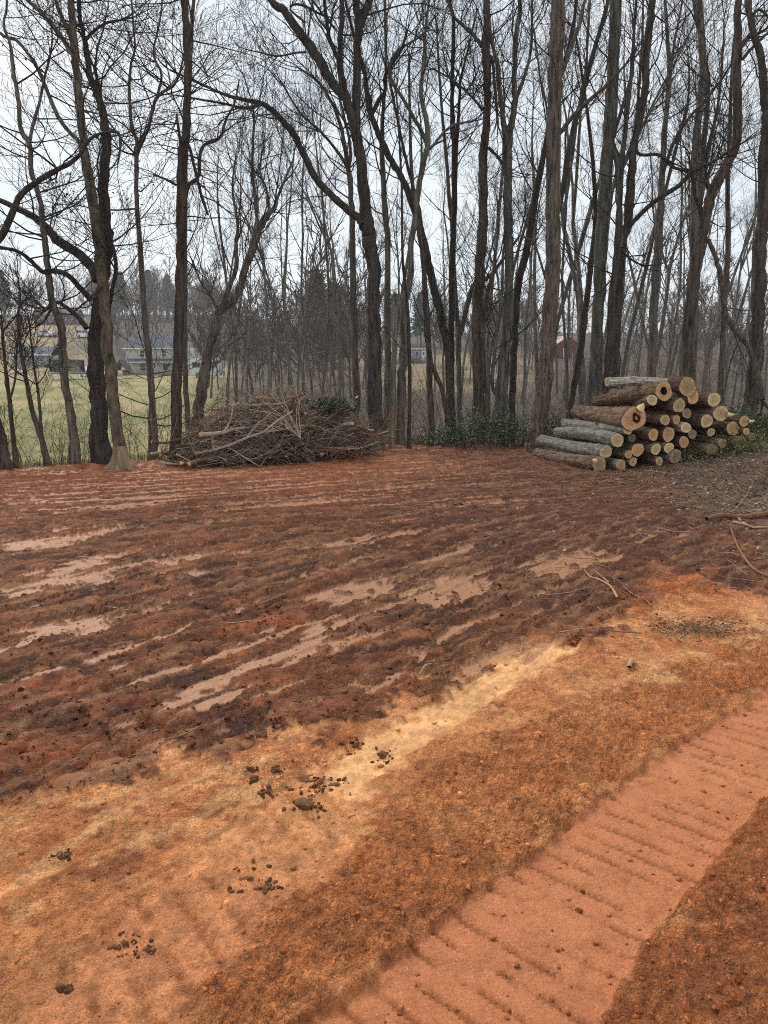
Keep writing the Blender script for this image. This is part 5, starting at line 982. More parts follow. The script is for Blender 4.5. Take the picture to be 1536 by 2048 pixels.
# ------------------------------------------------------------------ evergreen growth
def leafmat(name, c, c2):
    q = NT(name); q.color(q.ramp(q.attr('tone', 'Fac'), [(0.0, c), (1.0, c2)])); q.rough(0.45, 0.4); return q.m
HOLLY = leafmat('evergreen_leaf', A(50, 62, 40), A(116, 128, 88)); WEED = leafmat('weed_leaf', A(92, 92, 46), A(150, 146, 84)); PINE = leafmat('pine_needles', A(60, 68, 50), A(96, 104, 74)); GREENER = leafmat('bright_leaf', A(62, 72, 40), A(110, 116, 68))
def bush(label, px, py, Y_, w_, d_, h_, nl, mt, size=0.06, name='evergreen_bush', cat='bush'):
    c0 = at(px, py, Y_)[0]; g = gz(c0[0], Y_); root = thing(name, label, cat, (c0[0], Y_, g))
    rng.seed(int(px * 7 + py)); out = {1: [], 2: [], 3: [], 4: []}
    for _ in range(max(6, int(nl / 130))):
        bx = rng.uniform(-w_, w_) * 0.9; by_ = rng.uniform(-d_, d_) * 0.9
        grow(out, (bx, by_, -0.03), nrm((rng.gauss(0, .35), rng.gauss(0, .35), 1)), h_ * rng.uniform(0.5, 1.0), 0.010, 2, 3, 0.15, 0.05, (0, 0, 5), 0.003)
    V, Q = tubes(out[2], 4); V2, Q2 = tubes(out[3], 3)
    obj('stems', mesh('stems', np.concatenate([V, V2]), np.concatenate([Q, Q2 + len(V)])), TWIG, root)
    pool = np.array([p for s in out[3] + out[2] for p in s[0][1:]])
    P = pool[nprs.randint(0, len(pool), nl)] + nprs.standard_normal((nl, 3)) * np.array([0.2, 0.2, 0.11]); P[:, 2] = np.abs(P[:, 2])
    V, T = leaf_cards(P, size, nprs, 0.25); obj('foliage', mesh('foliage', V, None, T, False, {'tone': np.repeat(nprs.rand(nl) ** 1.6, 4)}), mt, root)
    return root
bush('dark glossy evergreen thicket left of the big near trunk', 985, 890, 19.6, 1.0, 0.7, 0.9, 3600, HOLLY)
bush('low evergreen ground growth at the foot of the bent dark tree', 895, 893, 19.8, 0.5, 0.4, 0.5, 1200, HOLLY)
bush('dark evergreen bush between the big near trunk and the log stack', 1120, 850, 20.2, 0.5, 0.4, 1.0, 1800, HOLLY)
bush('grey-green evergreen behind the right shoulder of the stack', 1470, 800, 18.2, 0.55, 0.4, 0.8, 2200, HOLLY)
bush('brighter green leafy shrub at the right edge of the picture', 1525, 830, 17.3, 0.35, 0.3, 0.75, 1500, GREENER)
bush('yellow-green weeds growing over the right foot of the log stack', 1480, 905, 15.4, 0.6, 0.35, 0.42, 2600, WEED, 0.04, 'weeds', 'weeds')
bush('sparse yellow-green weeds before the half-buried log', 1400, 925, 15.0, 0.4, 0.25, 0.2, 700, WEED, 0.035, 'weeds', 'weeds')
bush('tuft of green pine boughs thrown on the right top of the brush heap', 650, 812, 17.2, 0.35, 0.3, 0.25, 1, PINE, 0.05, 'pine_bough', 'pine bough') if False else None
pb = hp(655, 815, 17.0); root = thing('pine_bough', 'green pine bough lying on the right top of the brush heap', 'pine bough', pb)
P = nprs.standard_normal((1500, 3)) * np.array([0.26, 0.16, 0.08]); V, T = leaf_cards(P, 0.09, nprs, 0.1)
V[:, 2] += 0.0; obj('needles', mesh('needles', V, None, T, False, {'tone': np.repeat(nprs.rand(1500), 4)}), PINE, root)
V, Q = tubes([(stick_pts((0, 0, -0.03), 0.2 + k, 0.05, 0.9, 0, 4), [0.014, 0.012, 0.010, 0.007, 0.004]) for k in range(3)], 5); obj('stem', mesh('stem', V, Q), BR[1], root)
# ------------------------------------------------------------------ understory tangle, litter, grass edge
rng.seed(61); out = {1: [], 2: [], 3: [], 4: []}
for k in range(620):
    px = rng.uniform(-60, 1620)
    Y_ = rng.uniform(15.4, 22) if px < 480 else rng.uniform(20, 34)
    if px < 480 and rng.random() < 0.35: continue
    xx = (px - 768) / FPX * Y_; e_ = np.interp(xx, [e[0] for e in EDGE], [e[1] for e in EDGE])
    if Y_ < e_ + 0.2: Y_ = e_ + rng.uniform(0.2, 2.5)
    grow(out, (xx, Y_, tz(xx, Y_) - 0.05), nrm((rng.gauss(0, .25), rng.gauss(0, .25), 1)), rng.uniform(0.6, 2.2) if px < 480 else rng.uniform(0.9, 3.6), rng.uniform(0.006, 0.013), 1, 3, 0.14, 0.0, (0, 5, 2, 2), 0.003)
Vs, Qs, off = [], [], 0
for lev, s_ in ((1, 4), (2, 3), (3, 3)):
    V, Q = tubes(out[lev], s_); Vs.append(V); Qs.append(Q + off); off += len(V)
kind(obj('undergrowth', mesh('undergrowth', np.concatenate(Vs), np.concatenate(Qs)), plain('undergrowth', A(122, 106, 92), 0.95, 0.3, 0.7, 0.1)), 'stuff', 'tangle of thin bare undergrowth along the wood edge')
# dead grass and weeds along the edge of the clearing
gp = []
for k in range(4000):
    xx = rng.uniform(-9.5, 1.0) if k % 3 else rng.uniform(0.6, 9); e_ = np.interp(xx, [e[0] for e in EDGE], [e[1] for e in EDGE]); yy = e_ + abs(rng.gauss(0, 0.9)) - 0.1
    z_ = gz(xx, yy) - 0.02; L_ = rng.uniform(0.08, 0.32); a = rng.uniform(0, 6.28); l_ = rng.uniform(0.1, 0.7)
    gp.append(([(xx, yy, z_), (xx + math.cos(a) * l_ * L_ * 0.3, yy + math.sin(a) * l_ * L_ * 0.3, z_ + L_ * 0.7), (xx + math.cos(a) * l_ * L_, yy + math.sin(a) * l_ * L_, z_ + L_)], [0.005, 0.004, 0.001]))
V, Q = tubes(gp, 3)
kind(obj('dead_grass', mesh('dead_grass', V, Q, col={'tone': np.repeat(nprs.rand(len(gp)), 9)}), leafmat('dead_grass', A(96, 86, 56), A(168, 152, 108))), 'stuff', 'fringe of dead grass along the clearing edge')
# leaf litter
def scatter(n_, f):
    P = []
    while len(P) < n_:
        p = f()
        if p: P.append(p)
    P = np.array(P); z_, _ = gsample(P[:, 0], P[:, 1]); return np.concatenate([P, z_[:, None] + 0.012], 1)
def f_lit():
    yy = rng.uniform(6.5, 22); xx = rng.uniform(1.0, 11.5)
    w_ = (xx - 3.4 - 0.05 * (yy - 8)) * 0.45
    return (xx, yy) if rng.random() < max(0.03, min(1, w_)) else None
P = scatter(19000, f_lit); V, T = leaf_cards(P, 0.055, nprs, 0.6)
q = NT('leaf_litter'); q.color(q.ramp(q.attr('tone', 'Fac'), [(0.0, A(82, 62, 48)), (0.5, A(138, 116, 96)), (0.9, A(182, 158, 134)), (1.0, A(196, 172, 146))])); q.rough(0.75, 0.3)
kind(obj('leaf_litter', mesh('leaf_litter', V, None, T, False, {'tone': np.repeat(nprs.rand(19000), 4)}), q.m), 'stuff', 'scattered dead leaves on the ground at right')
def f_st():
    yy = rng.uniform(5.0, 19); xx = rng.uniform(-3.5, 9)
    return (xx, yy) if rng.random() < 0.08 + 0.9 * min(1, max(0, (xx - 0.5) / 3.5)) else None
P = scatter(1500, f_st); tw = []
for p in P:
    L_ = rng.uniform(0.08, 0.5); tw.append((stick_pts((p[0], p[1], p[2] + 0.004), rng.uniform(0, 6.28), rng.gauss(0, 0.06), L_, 0, 3, 0.15), [0.0045, 0.004, 0.003, 0.0015]))
for _ in range(330):
    yy = rng.uniform(7.0, 16.5); xx = rng.uniform(4.0, 9.0) + 0.05 * yy
    if xx > 0.6 * yy + 0.5: continue
    tw.append((stick_pts((xx, yy, gz(xx, yy) + 0.02), rng.uniform(0, 6.28), rng.gauss(0.03, 0.1), rng.uniform(0.3, 1.0), 0, 3, 0.2), [0.008, 0.007, 0.005, 0.002]))
V, Q = tubes(tw, 4)
kind(obj('twig_litter', mesh('twig_litter', V, Q, col={'tone': np.repeat(nprs.rand(len(tw)), 16)}), leafmat('twig_litter', A(84, 66, 52), A(174, 146, 120))), 'stuff', 'small broken twigs strewn over the clearing')
# ------------------------------------------------------------------ sticks one can pick out
STK = plain('stick_bark', A(134, 98, 74), 0.85, 0.25, 9, 0.15); STK2 = plain('stick_pale', A(174, 140, 108), 0.85, 0.2, 9, 0.15)
def stick(label, runs, mt=STK, name='fallen_branch'):
    root = None; P0 = gnd(*runs[0][0][:2]); root = thing(name, label, 'stick', (P0[0], P0[1], gz(*P0)))
    for i, run in enumerate(runs):
        L = []
        for k, (px, py, hw) in enumerate(run):
            a = gnd(px, py); m_ = math.hypot(a[0], a[1]) / FPX; r_ = hw * m_; L.append((a[0] - P0[0], a[1] - P0[1], gz(*a) - gz(*P0) + r_ * 0.9 + 0.012, r_))
        Q = spline(L, 4); V, F = tubes([(Q[:, :3].tolist(), Q[:, 3].tolist())], 8, 0.05, nprs); obj('stem' if i == 0 else 'side_shoot', mesh('stem', V, F), mt if i == 0 else STK2, root)
stick('thick reddish fallen branch with pale side shoots lying at the right edge', [[(1412, 1052, 4), (1440, 1046, 5), (1470, 1042, 4.5), (1500, 1040, 5), (1540, 1034, 5), (1600, 1022, 5)], [(1472, 1040, 2.4), (1500, 1058, 2.2), (1525, 1066, 2.2), (1570, 1066, 2)], [(1466, 1052, 2.4), (1490, 1058, 2), (1512, 1062, 1.6)]])
stick('long thin bent stick slanting down below the thick fallen branch', [[(1459, 1058, 1.6), (1468, 1080, 1.8), (1478, 1106, 2), (1492, 1130, 2.3), (1510, 1150, 2.4), (1536, 1164, 2.6), (1580, 1176, 2.6)]], STK)
stick('small pale Y-forked stick on the dark mud left of centre right', [[(1235, 1203, 2.6), (1220, 1182, 2.2), (1196, 1168, 2), (1180, 1158, 1.6), (1164, 1140, 1.2)], [(1218, 1178, 1.8), (1210, 1165, 1.5), (1192, 1152, 1.2)]], STK2)
stick('thin brown stick leading down-right from the forked stick', [[(1245, 1182, 1.6), (1265, 1192, 1.6), (1290, 1208, 1.6), (1302, 1218, 1.2)]], STK)
stick('straight broken stick in the mud left of the middle', [[(512, 1222, 2.4), (540, 1208, 2.6), (572, 1194, 2.2)]], STK)
stick('pale twig half pressed in the mud above the sand strip', [[(838, 1352, 1.4), (852, 1340, 1.4), (872, 1330, 1.2)]], STK2)
stick('short thick stub of wood on the clay below the forked stick', [[(1258, 1342, 4), (1260, 1334, 4.5), (1264, 1324, 3.5)]], STK2)
stick('matchstick-sized twig at the lower left', [[(334, 1942, 1.6), (354, 1942, 1.6), (374, 1941, 1.3)]], STK2)
stick('weathered stick in the mud near the left', [[(330, 1490, 2), (370, 1476, 2.2), (410, 1460, 1.8)]], STK)
# ------------------------------------------------------------------ a raked-up clump of dark twigs and needles
xx, yy = gnd(1400, 1262); tcl = thing('twig_clump', 'dark clump of torn twigs and needles on the clay below the fallen branch', 'debris', (xx, yy, gz(xx, yy)))
tw = [(stick_pts((rng.gauss(0, 0.17), rng.gauss(0, 0.13), abs(rng.gauss(0.015, 0.02))), rng.uniform(0, 6.28), rng.gauss(0.1, 0.2), rng.uniform(0.06, 0.24), 0, 3, 0.2), [0.0035, 0.003, 0.0025, 0.001]) for _ in range(80)]
V, Q = tubes(tw, 4); kind(obj('twigs', mesh('twigs', V, Q), BR[1], tcl), 'stuff')
V, T = leaf_cards(nprs.standard_normal((420, 3)) * np.array([0.16, 0.12, 0.018]) + np.array([0, 0, 0.025]), 0.022, nprs, 0.5); obj('needles', mesh('needles', V, None, T, False, {'tone': np.repeat(nprs.rand(420), 4)}), leafmat('dark_needles', A(74, 60, 44), A(126, 104, 76)), tcl)
# ------------------------------------------------------------------ clods
def ico(sub):
    import bmesh
    bm = bmesh.new(); bmesh.ops.create_icosphere(bm, subdivisions=sub, radius=1.0)
    V = np.array([v.co[:] for v in bm.verts]); T = np.array([[v.index for v in f.verts] for f in bm.faces]); bm.free(); return V, T
IV1, IT1 = ico(1); IV3, IT3 = ico(3)
CLD = NT('clod'); CLD.color(CLD.mix(CLD.noise(CLD.coord(), 60, 4), A(72, 50, 37), A(140, 100, 72))); CLD.rough(0.95, 0.1); CLD.bump(CLD.noise(CLD.coord(), 110, 4), 0.7, 0.006)
CLO = NT('clod_orange'); CLO.color(CLO.mix(CLO.noise(CLO.coord(), 50, 4), A(140, 78, 40), A(206, 132, 80))); CLO.rough(0.95, 0.1); CLO.bump(CLO.noise(CLO.coord(), 110, 4), 0.7, 0.006)
CRING = []
def clod(label, px, py, hw, hh_, seed, mt=None, flat=False):
    xx, yy = gnd(px, py + hh_ * 0.7); m_ = math.hypot(yy, CAM_H) / FPX
    for _ in range(16):
        a_r = nprs.uniform(0, 6.28); d_r = hw * m_ * nprs.uniform(0.8, 2.4); CRING.append((xx + math.cos(a_r) * d_r, yy + math.sin(a_r) * d_r, mt is None))
    rs_ = np.random.RandomState(seed); D = IV3.copy()
    k = np.zeros(len(D))
    for o in range(12):
        a = rs_.standard_normal(3); a /= np.linalg.norm(a); k = np.maximum(k, 0) ; c_ = rs_.uniform(0.38, 0.8)
        dd = D @ a; over = np.maximum(dd - c_ * np.linalg.norm(D, axis=1), 0); D = D - over[:, None] * a * 0.85       # broken facets
    f_ = 0.22 * vn(D[:, 0] * 2.5 + seed, D[:, 1] * 2.5 + D[:, 2], 5) + 0.22 * vn(D[:, 1] * 6, D[:, 2] * 6 + D[:, 0] * 4, 6) + 0.16 * vn(D[:, 0] * 13, D[:, 2] * 15 + D[:, 1] * 9, 7)
    D = D * (1 + f_)[:, None]
    D = D * np.array([hw * m_, hw * m_ * rs_.uniform(0.7, 1.1), hh_ * m_ * (0.55 if flat else 1.05)])
    zc = gz(xx, yy) + (0.12 * hh_ * m_ if not flat else 0.02 * hh_ * m_)
    o = obj('soil_clod', mesh('soil_clod', D, None, IT3, False), mt or CLD.m, None, (xx, yy, zc)); o.rotation_euler = (rs_.uniform(-.2, .2), rs_.uniform(-.2, .2), rs_.uniform(0, 6.28) if hw < 12 else 0)
    return tag(o, label, 'clod', 'soil clods on the pale clay')
for k, (lb, px, py, hw, hh_, fl) in enumerate([
 ('angular dark clod standing alone on the right edge of the sand strip', 766, 1500, 13, 12, 0), ('low dark clod left of the angular one', 709, 1483, 13, 8, 0), ('largest flat dark clod in the middle cluster', 611, 1545, 25, 10, 1), ('small crumbly clod touching the right of the largest flat one', 642, 1556, 9, 8, 0),
 ('flat round clod at the right end of the middle cluster', 666, 1561, 13, 7, 1), ('second flat dark clod below the largest flat one', 607, 1599, 21, 12, 1), ('small dark pair-like clod between the two flat ones', 632, 1578, 11, 6, 0), ('dark crumb beside the second flat clod', 642, 1606, 6, 5, 0),
 ('small dark clod left of the middle cluster', 537, 1579, 8, 6, 0), ('tiny dark clod furthest left of the middle cluster', 507, 1560, 6, 6, 0), ('upright dark clod at the upper left of the middle cluster', 555, 1538, 6, 8, 0), ('dark clod at the mud edge above the middle cluster', 523, 1465, 11, 9, 0),
 ('flattened dark clod pressed in the clay low left of centre', 495, 1744, 22, 12, 1), ('small dark lump beside the pressed flat clod', 532, 1772, 13, 8, 1), ('black clod in the lower left', 246, 1880, 12, 9, 0), ('small black clod right of the lower left one', 291, 1893, 9, 6, 0),
 ('small round clod near the bottom left', 133, 1972, 6, 5, 0), ('pair mate of the round clod near the bottom left', 122, 1974, 5, 5, 0), ('clod on the left clay beside the mud', 120, 1705, 9, 7, 0), ('dark clod on the clay at the left third', 505, 1540, 5, 4, 0)]):
    clod(lb, px, py, hw, hh_, 40 + k, None, bool(fl))
clod('orange clay lump out in the far mud right of centre', 941, 1003, 18, 11, 90, CLO.m, True)
clod('pale clay lump by the stub of wood', 1314, 1248, 9, 6, 91, CLO.m)
clod('orange clay lump at the right below the fallen branch', 1150, 1282, 8, 5, 92, CLO.m)
# crumbs: everything too small to pick apart
def f_cl():
    t = rng.random(); yy = 1.5 + 4.8 * t ** 1.4; xx = rng.uniform(-1, 1) * (1.0 + 0.60 * yy); return (xx, yy)
NCL = 12000; P = scatter(NCL, f_cl); z_, cc = gsample(P[:, 0], P[:, 1])
gi = np.zeros(NCL); lum = cc.mean(1)
keep = (nprs.rand(NCL) < np.where(lum > 0.30, 0.15, np.where(lum > 0.2, 0.7, 1.0)) * np.where(P[:, 1] > 4, 0.35, 1.0)); P = P[keep]; cc = cc[keep]; NCL = len(P)
RG_ = np.array([(p[0], p[1]) for p in CRING]); zr, cr_ = gsample(RG_[:, 0], RG_[:, 1])
P = np.concatenate([P, np.concatenate([RG_, zr[:, None] + 0.012], 1)]); cc = np.concatenate([cc, np.where(np.array([p[2] for p in CRING])[:, None], np.array(A(120, 84, 60))[None], cr_)]); NCL = len(P)
sz = np.clip(np.exp(nprs.standard_normal(NCL) * 0.5 - 5.45), 0.002, 0.0085) * (0.7 + 0.25 * P[:, 1])
B = IV1[None] * (1 + 0.34 * nprs.standard_normal((NCL, len(IV1), 1))); B = B * nprs.uniform(0.55, 1.25, (NCL, 1, 3)) * np.array([1, 1, 0.65])[None, None] * sz[:, None, None]
V = (B + np.stack([P[:, 0], P[:, 1], P[:, 2] - 0.012 + 0.25 * sz], 1)[:, None]).reshape(-1, 3)
T = (IT1[None] + (np.arange(NCL) * len(IV1))[:, None, None]).reshape(-1, 3)
tone = cc * nprs.uniform(0.35, 0.85, (NCL, 1))
q = NT('soil_crumbs'); q.color(q.attr('soil_colour')); q.rough(0.95, 0.1)
kind(obj('soil_crumbs', mesh('soil_crumbs', V, None, T, False, {'soil_colour': np.repeat(tone, len(IV1), 0)}), q.m), 'stuff', 'loose crumbs of soil strewn over the clay')
# ------------------------------------------------------------------ houses, cars and yard things across the lawn
def boxes(L):
    """list of (x0,x1,y0,y1,z0,z1) -> one mesh"""
    V, Q = [], []
    for (a, b, c, d, e, f) in L:
        k = len(V); V += [(a, c, e), (b, c, e), (b, d, e), (a, d, e), (a, c, f), (b, c, f), (b, d, f), (a, d, f)]
        Q += [tuple(k + i for i in t) for t in ((0, 3, 2, 1), (4, 5, 6, 7), (0, 1, 5, 4), (1, 2, 6, 5), (2, 3, 7, 6), (3, 0, 4, 7))]
    return V, Q
def bx(name, L, mt, par):
    V, Q = boxes(L); return obj(name, mesh(name, V, Q, None, False), mt, par)
def prism(name, prof, y0, y1, mt, par, axis='y'):
    """extrude a closed profile"""
    n_ = len(prof); V = [(a, y0, b) for a, b in prof] + [(a, y1, b) for a, b in prof]
    if axis == 'x': V = [(y, a, z) for a, y, z in V]
    import bmesh
    bm = bmesh.new(); vs = [bm.verts.new(v) for v in V]
    bm.faces.new(vs[:n_]); bm.faces.new(vs[n_:][::-1])
    for i in range(n_): bm.faces.new((vs[i], vs[i + n_], vs[(i + 1) % n_ + n_], vs[(i + 1) % n_]))
    bmesh.ops.recalc_face_normals(bm, faces=bm.faces); me = bpy.data.meshes.new(name); bm.to_mesh(me); bm.free()
    return obj(name, me, mt, par)
WALL = plain('siding_tan', A(204, 199, 188), 0.8, 0.06, 2); WHITE = plain('trim_white', A(232, 230, 224), 0.6, 0.04, 2); ROOF = plain('shingle_slate', A(80, 85, 92), 0.85, 0.12, 3)
GLASS = plain('window_glass', A(40, 46, 50), 0.12, 0.1, 1, 0.6); STONE = plain('foundation', A(150, 146, 138), 0.9, 0.15, 3); BRICK = plain('brick_red', A(120, 72, 60), 0.9, 0.15, 6); GREY = plain('metal_grey', A(150, 154, 156), 0.5, 0.08, 2); DOORW = plain('door_white', A(236, 236, 234), 0.5, 0.03, 2)
def window(par, x0, x1, z0, z1, y):
    w_ = bx('window', [(x0 - 0.08, x1 + 0.08, y - 0.05, y + 0.02, z0 - 0.08, z0), (x0 - 0.08, x1 + 0.08, y - 0.05, y + 0.02, z1, z1 + 0.08), (x0 - 0.08, x0, y - 0.05, y + 0.02, z0, z1), (x1, x1 + 0.08, y - 0.05, y + 0.02, z0, z1), (x0, x1, y - 0.04, y + 0.01, (z0 + z1) / 2 - 0.03, (z0 + z1) / 2 + 0.03)], WHITE, par)
    zm = (z0 + z1) / 2
    bx('pane', [(x0, x1, y - 0.02, y - 0.005, z0, zm - 0.03)], GLASS, w_); bx('pane', [(x0, x1, y - 0.02, y - 0.005, zm + 0.03, z1)], GLASS, w_)
def spot(px, Y_): xx = (px - 768) / FPX * Y_ / cp * 1.0; return (xx, Y_, tz(xx, Y_))
def px_x(px, Y_, py=740):
    return at(px, py, Y_)[0][0]
# tan house: long front to the viewer, gable end turned left
def place(px, py, Y_): 
    p = at(px, py, Y_)[0]; return (p[0], Y_, tz(p[0], Y_))
loc = place(255, 748, 138); hs = thing('house', 'tan two-storey house with slate-blue roof across the lawn at left', 'house', loc, R(-10))
W_, D_, E_, RG = 10.6, 7.5, 5.0, 2.4
bx('wall', [(0, W_, 0, D_, 0.5, E_)], WALL, hs); bx('foundation', [(-0.05, W_ + 0.05, -0.05, D_ + 0.05, -1.5, 0.5)], STONE, hs)
prism('gable', [(0.002, E_), (D_ - 0.002, E_), (D_ / 2, E_ + RG)], 0.0, W_, WALL, hs, 'x')
rf = prism('roof', [(-0.5, E_ - 0.25), (D_ / 2, E_ + RG + 0.12), (D_ + 0.5, E_ - 0.25), (D_ + 0.5, E_ - 0.05), (D_ / 2, E_ + RG + 0.35), (-0.5, E_ - 0.05)], -0.4, W_ + 0.4, ROOF, hs, 'x')
bx('gutter', [(-0.4, W_ + 0.4, -0.62, -0.5, E_ - 0.27, E_ - 0.10)], WHITE, rf)
for zz in np.arange(0.75, E_ - 0.1, 0.22): bx('siding_board', [(0, W_, -0.02, 0.0, zz, zz + 0.19)], WALL, hs)
bx('corner_trim', [(-0.04, 0.12, -0.05, 0.0, 0.5, E_ - 0.25)], WHITE, hs); bx('corner_trim', [(W_ - 0.12, W_ + 0.04, -0.05, 0.0, 0.5, E_ - 0.25)], WHITE, hs)
pr = prism('porch_roof', [(-1.5, 2.35), (0.0, 2.95), (0.0, 3.1), (-1.5, 2.5)], 0.0, W_, ROOF, hs, 'x'); bx('gutter', [(0, W_, -1.6, -1.5, 2.33, 2.48)], WHITE, pr)
for xx in (0.15, 0.9, 6.4, 10.3): bx('porch_post', [(xx, xx + 0.14, -1.4, -1.26, 0.0, 2.38)], WHITE, hs)
window(hs, 2.6, 3.5, 0.95, 2.1, -0.03); window(hs, 7.0, 7.9, 1.05, 2.1, -0.03); window(hs, 6.9, 7.7, 3.4, 4.5, -0.03); window(hs, 2.7, 3.5, 3.4, 4.5, -0.03)
dr = bx('door', [(4.6, 5.5, -0.06, -0.02, 0.5, 2.5)], DOORW, hs); bx('handle', [(5.35, 5.42, -0.12, -0.06, 1.4, 1.52)], GREY, dr)
# brown lean-to shed at the gable
loc = place(231, 752, 133); sh = thing('lean_to_shed', 'small dark brown shed with a steep roof beside the tan house', 'shed', loc, R(-10))
SHD = plain('weathered_wood', A(112, 98, 86), 0.9, 0.2, 3); bx('wall', [(0, 1.9, 0, 1.8, -0.5, 0.9)], SHD, sh); prism('roof', [(-0.2, 0.8), (0.95, 2.5), (2.1, 0.8), (2.1, 0.95), (0.95, 2.7), (-0.2, 0.95)], -0.2, 2.0, plain('brown_roof', A(92, 78, 68), 0.9, 0.2, 3), sh); bx('door', [(0.55, 1.35, -0.04, 0, 0.0, 0.85)], WHITE, sh)
# garage
loc = place(24, 735, 155); ga = thing('garage', 'low garage with slate-blue roof and white eaves at the far left', 'garage', loc, R(-4))
bx('wall', [(0, 8.2, 0, 6, -1, 2.3)], plain('garage_grey', A(150, 152, 150), 0.8, 0.06, 2), ga); prism('roof', [(-0.4, 2.25), (3, 3.9), (6.4, 2.25), (6.4, 2.45), (3, 4.1), (-0.4, 2.45)], -0.3, 8.5, ROOF, ga, 'x'); bx('eave', [(-0.3, 8.5, -0.55, -0.4, 2.15, 2.42)], WHITE, ga)
gd = bx('garage_door', [(4.0, 7.6, -0.05, 0, 0.0, 2.0)], GREY, ga)
for zz in (0.5, 1.0, 1.5): bx('panel_joint', [(4.0, 7.6, -0.065, -0.05, zz, zz + 0.05)], WHITE, gd)
bx('corner_trim', [(7.95, 8.2, -0.06, 0, 0, 2.2)], plain('dark_trim', A(50, 48, 46), 0.8), ga)
# brick house high on the hill
loc = place(68, 640, 226); bh = thing('brick_house', 'red brick house with white window trim high on the left hillside', 'house', loc, R(3))
bx('wall', [(0, 12, 0, 7, -2, 2.7)], BRICK, bh); prism('roof', [(-0.5, 2.6), (3.5, 4.6), (7.5, 2.6), (7.5, 2.85), (3.5, 4.9), (-0.5, 2.85)], -0.4, 12.4, plain('roof_grey', A(104, 96, 92), 0.9, 0.1, 3), bh, 'x')
for xx in (1.2, 4.4, 8.0, 10.2): window(bh, xx, xx + 1.0, 0.9, 2.0, -0.02)
bx('door', [(6.4, 7.3, -0.05, 0, 0, 2.1)], DOORW, bh)
# white and grey trailer home in the middle distance
loc = place(757, 727, 128); tr = thing('trailer_home', 'small grey and white trailer home seen between the middle trunks', 'trailer', loc, R(2))
bx('wall', [(0, 8.6, 0, 3.4, 0.3, 2.35)], GREY, tr); bx('skirt', [(0.1, 8.5, 0.1, 3.3, -1.2, 0.3)], STONE, tr); bx('roof', [(-0.15, 8.75, -0.15, 3.55, 2.35, 2.55)], WHITE, tr); bx('siding_panel', [(0.0, 3.6, -0.03, 0, 0.32, 2.33)], WHITE, tr)
dr = bx('door', [(7.2, 7.9, -0.06, 0, 0.35, 2.2)], DOORW, tr); bx('pane', [(7.4, 7.7, -0.07, -0.06, 1.5, 2.0)], GLASS, dr); window(tr, 6.2, 6.7, 1.2, 2.0, -0.02); window(tr, 1.4, 2.6, 1.1, 1.9, -0.05); bx('step', [(7.1, 8.0, -0.9, -0.06, -0.6, 0.25)], STONE, tr)
# red barn
loc = place(1108, 742, 140); bn = thing('barn', 'small red barn glimpsed right of the big near trunk', 'barn', loc, R(12))
RED = plain('barn_red', A(118, 56, 50), 0.85, 0.12, 3); bx('wall', [(0, 5.2, 0, 5, -1.2, 2.2)], RED, bn); prism('gable', [(0.002, 2.2), (5.198, 2.2), (2.6, 3.8)], 0.0, 5, RED, bn); prism('roof', [(-0.4, 2.0), (2.6, 3.9), (5.6, 2.0), (5.6, 2.2), (2.6, 4.1), (-0.4, 2.2)], -0.3, 5.3, plain('barn_roof', A(190, 160, 154), 0.6, 0.1, 2), bn)
bd = bx('door', [(1.7, 3.5, -0.06, 0, -0.8, 1.8)], RED, bn); bx('door_trim', [(1.65, 1.78, -0.09, -0.06, -0.8, 1.8)], WHITE, bd); bx('door_trim', [(3.42, 3.55, -0.09, -0.06, -0.8, 1.8)], WHITE, bd)
# vehicles
TYRE = plain('tyre', A(36, 36, 38), 0.8); CARW = plain('car_white', A(236, 238, 240), 0.3, 0.02, 1, 0.5); CARP = plain('camper_white', A(210, 212, 208), 0.5, 0.05, 1, 0.4)
def vehicle(name, label, cat, loc, rz, prof, glass, w_, wheels, paint, wr=0.33):
    v_ = thing(name, label, cat, loc, rz); prism('body', prof, 0, w_, paint, v_)
    for (a, b) in glass:
        for yy in (-0.012, w_ + 0.002): prism('window', [(p[0], p[1]) for p in (a + b)], yy, yy + 0.01, GLASS, v_)
    for xx in wheels:
        for yy in (-0.02, w_ - 0.2):
            th = np.arange(18) * 2 * math.pi / 18
            wl = prism('wheel', [(xx + wr * math.cos(t), wr + wr * math.sin(t)) for t in th], yy, yy + 0.22, TYRE, v_); prism('rim', [(xx + wr * .6 * math.cos(t), wr + wr * .6 * math.sin(t)) for t in th], yy - 0.012 if yy < 1 else yy + 0.225, yy - 0.002 if yy < 1 else yy + 0.235, GREY, wl)
    x0 = min(p[0] for p in prof); x1 = max(p[0] for p in prof)
    for yy in (0.1, w_ - 0.4):
        bx('tail_light', [(x0 - 0.01, x0 + 0.05, yy, yy + 0.3, 0.72, 0.86)], plain('lamp_red', A(150, 24, 20), 0.4) if 'lamp_red' not in bpy.data.materials else bpy.data.materials['lamp_red'], v_); bx('headlight', [(x1 - 0.05, x1 + 0.01, yy, yy + 0.3, 0.62, 0.74)], GLASS, v_)
    return v_
SED = [(0, 0.3), (0.0, 0.85), (0.9, 0.98), (1.55, 1.38), (2.75, 1.42), (3.55, 0.95), (4.5, 0.80), (4.62, 0.35), (4.3, 0.2), (0.3, 0.2)]
SG = [([(1.15, 0.98), (1.65, 1.32)], [(2.1, 1.35), (2.1, 0.98)]), ([(2.2, 0.98), (2.2, 1.35)], [(2.7, 1.34), (3.3, 0.97)])]
vehicle('car', 'white sedan parked side-on on the far left hillside', 'car', place(70, 677, 186), R(0), SED, SG, 1.75, (0.95, 3.65), CARW)
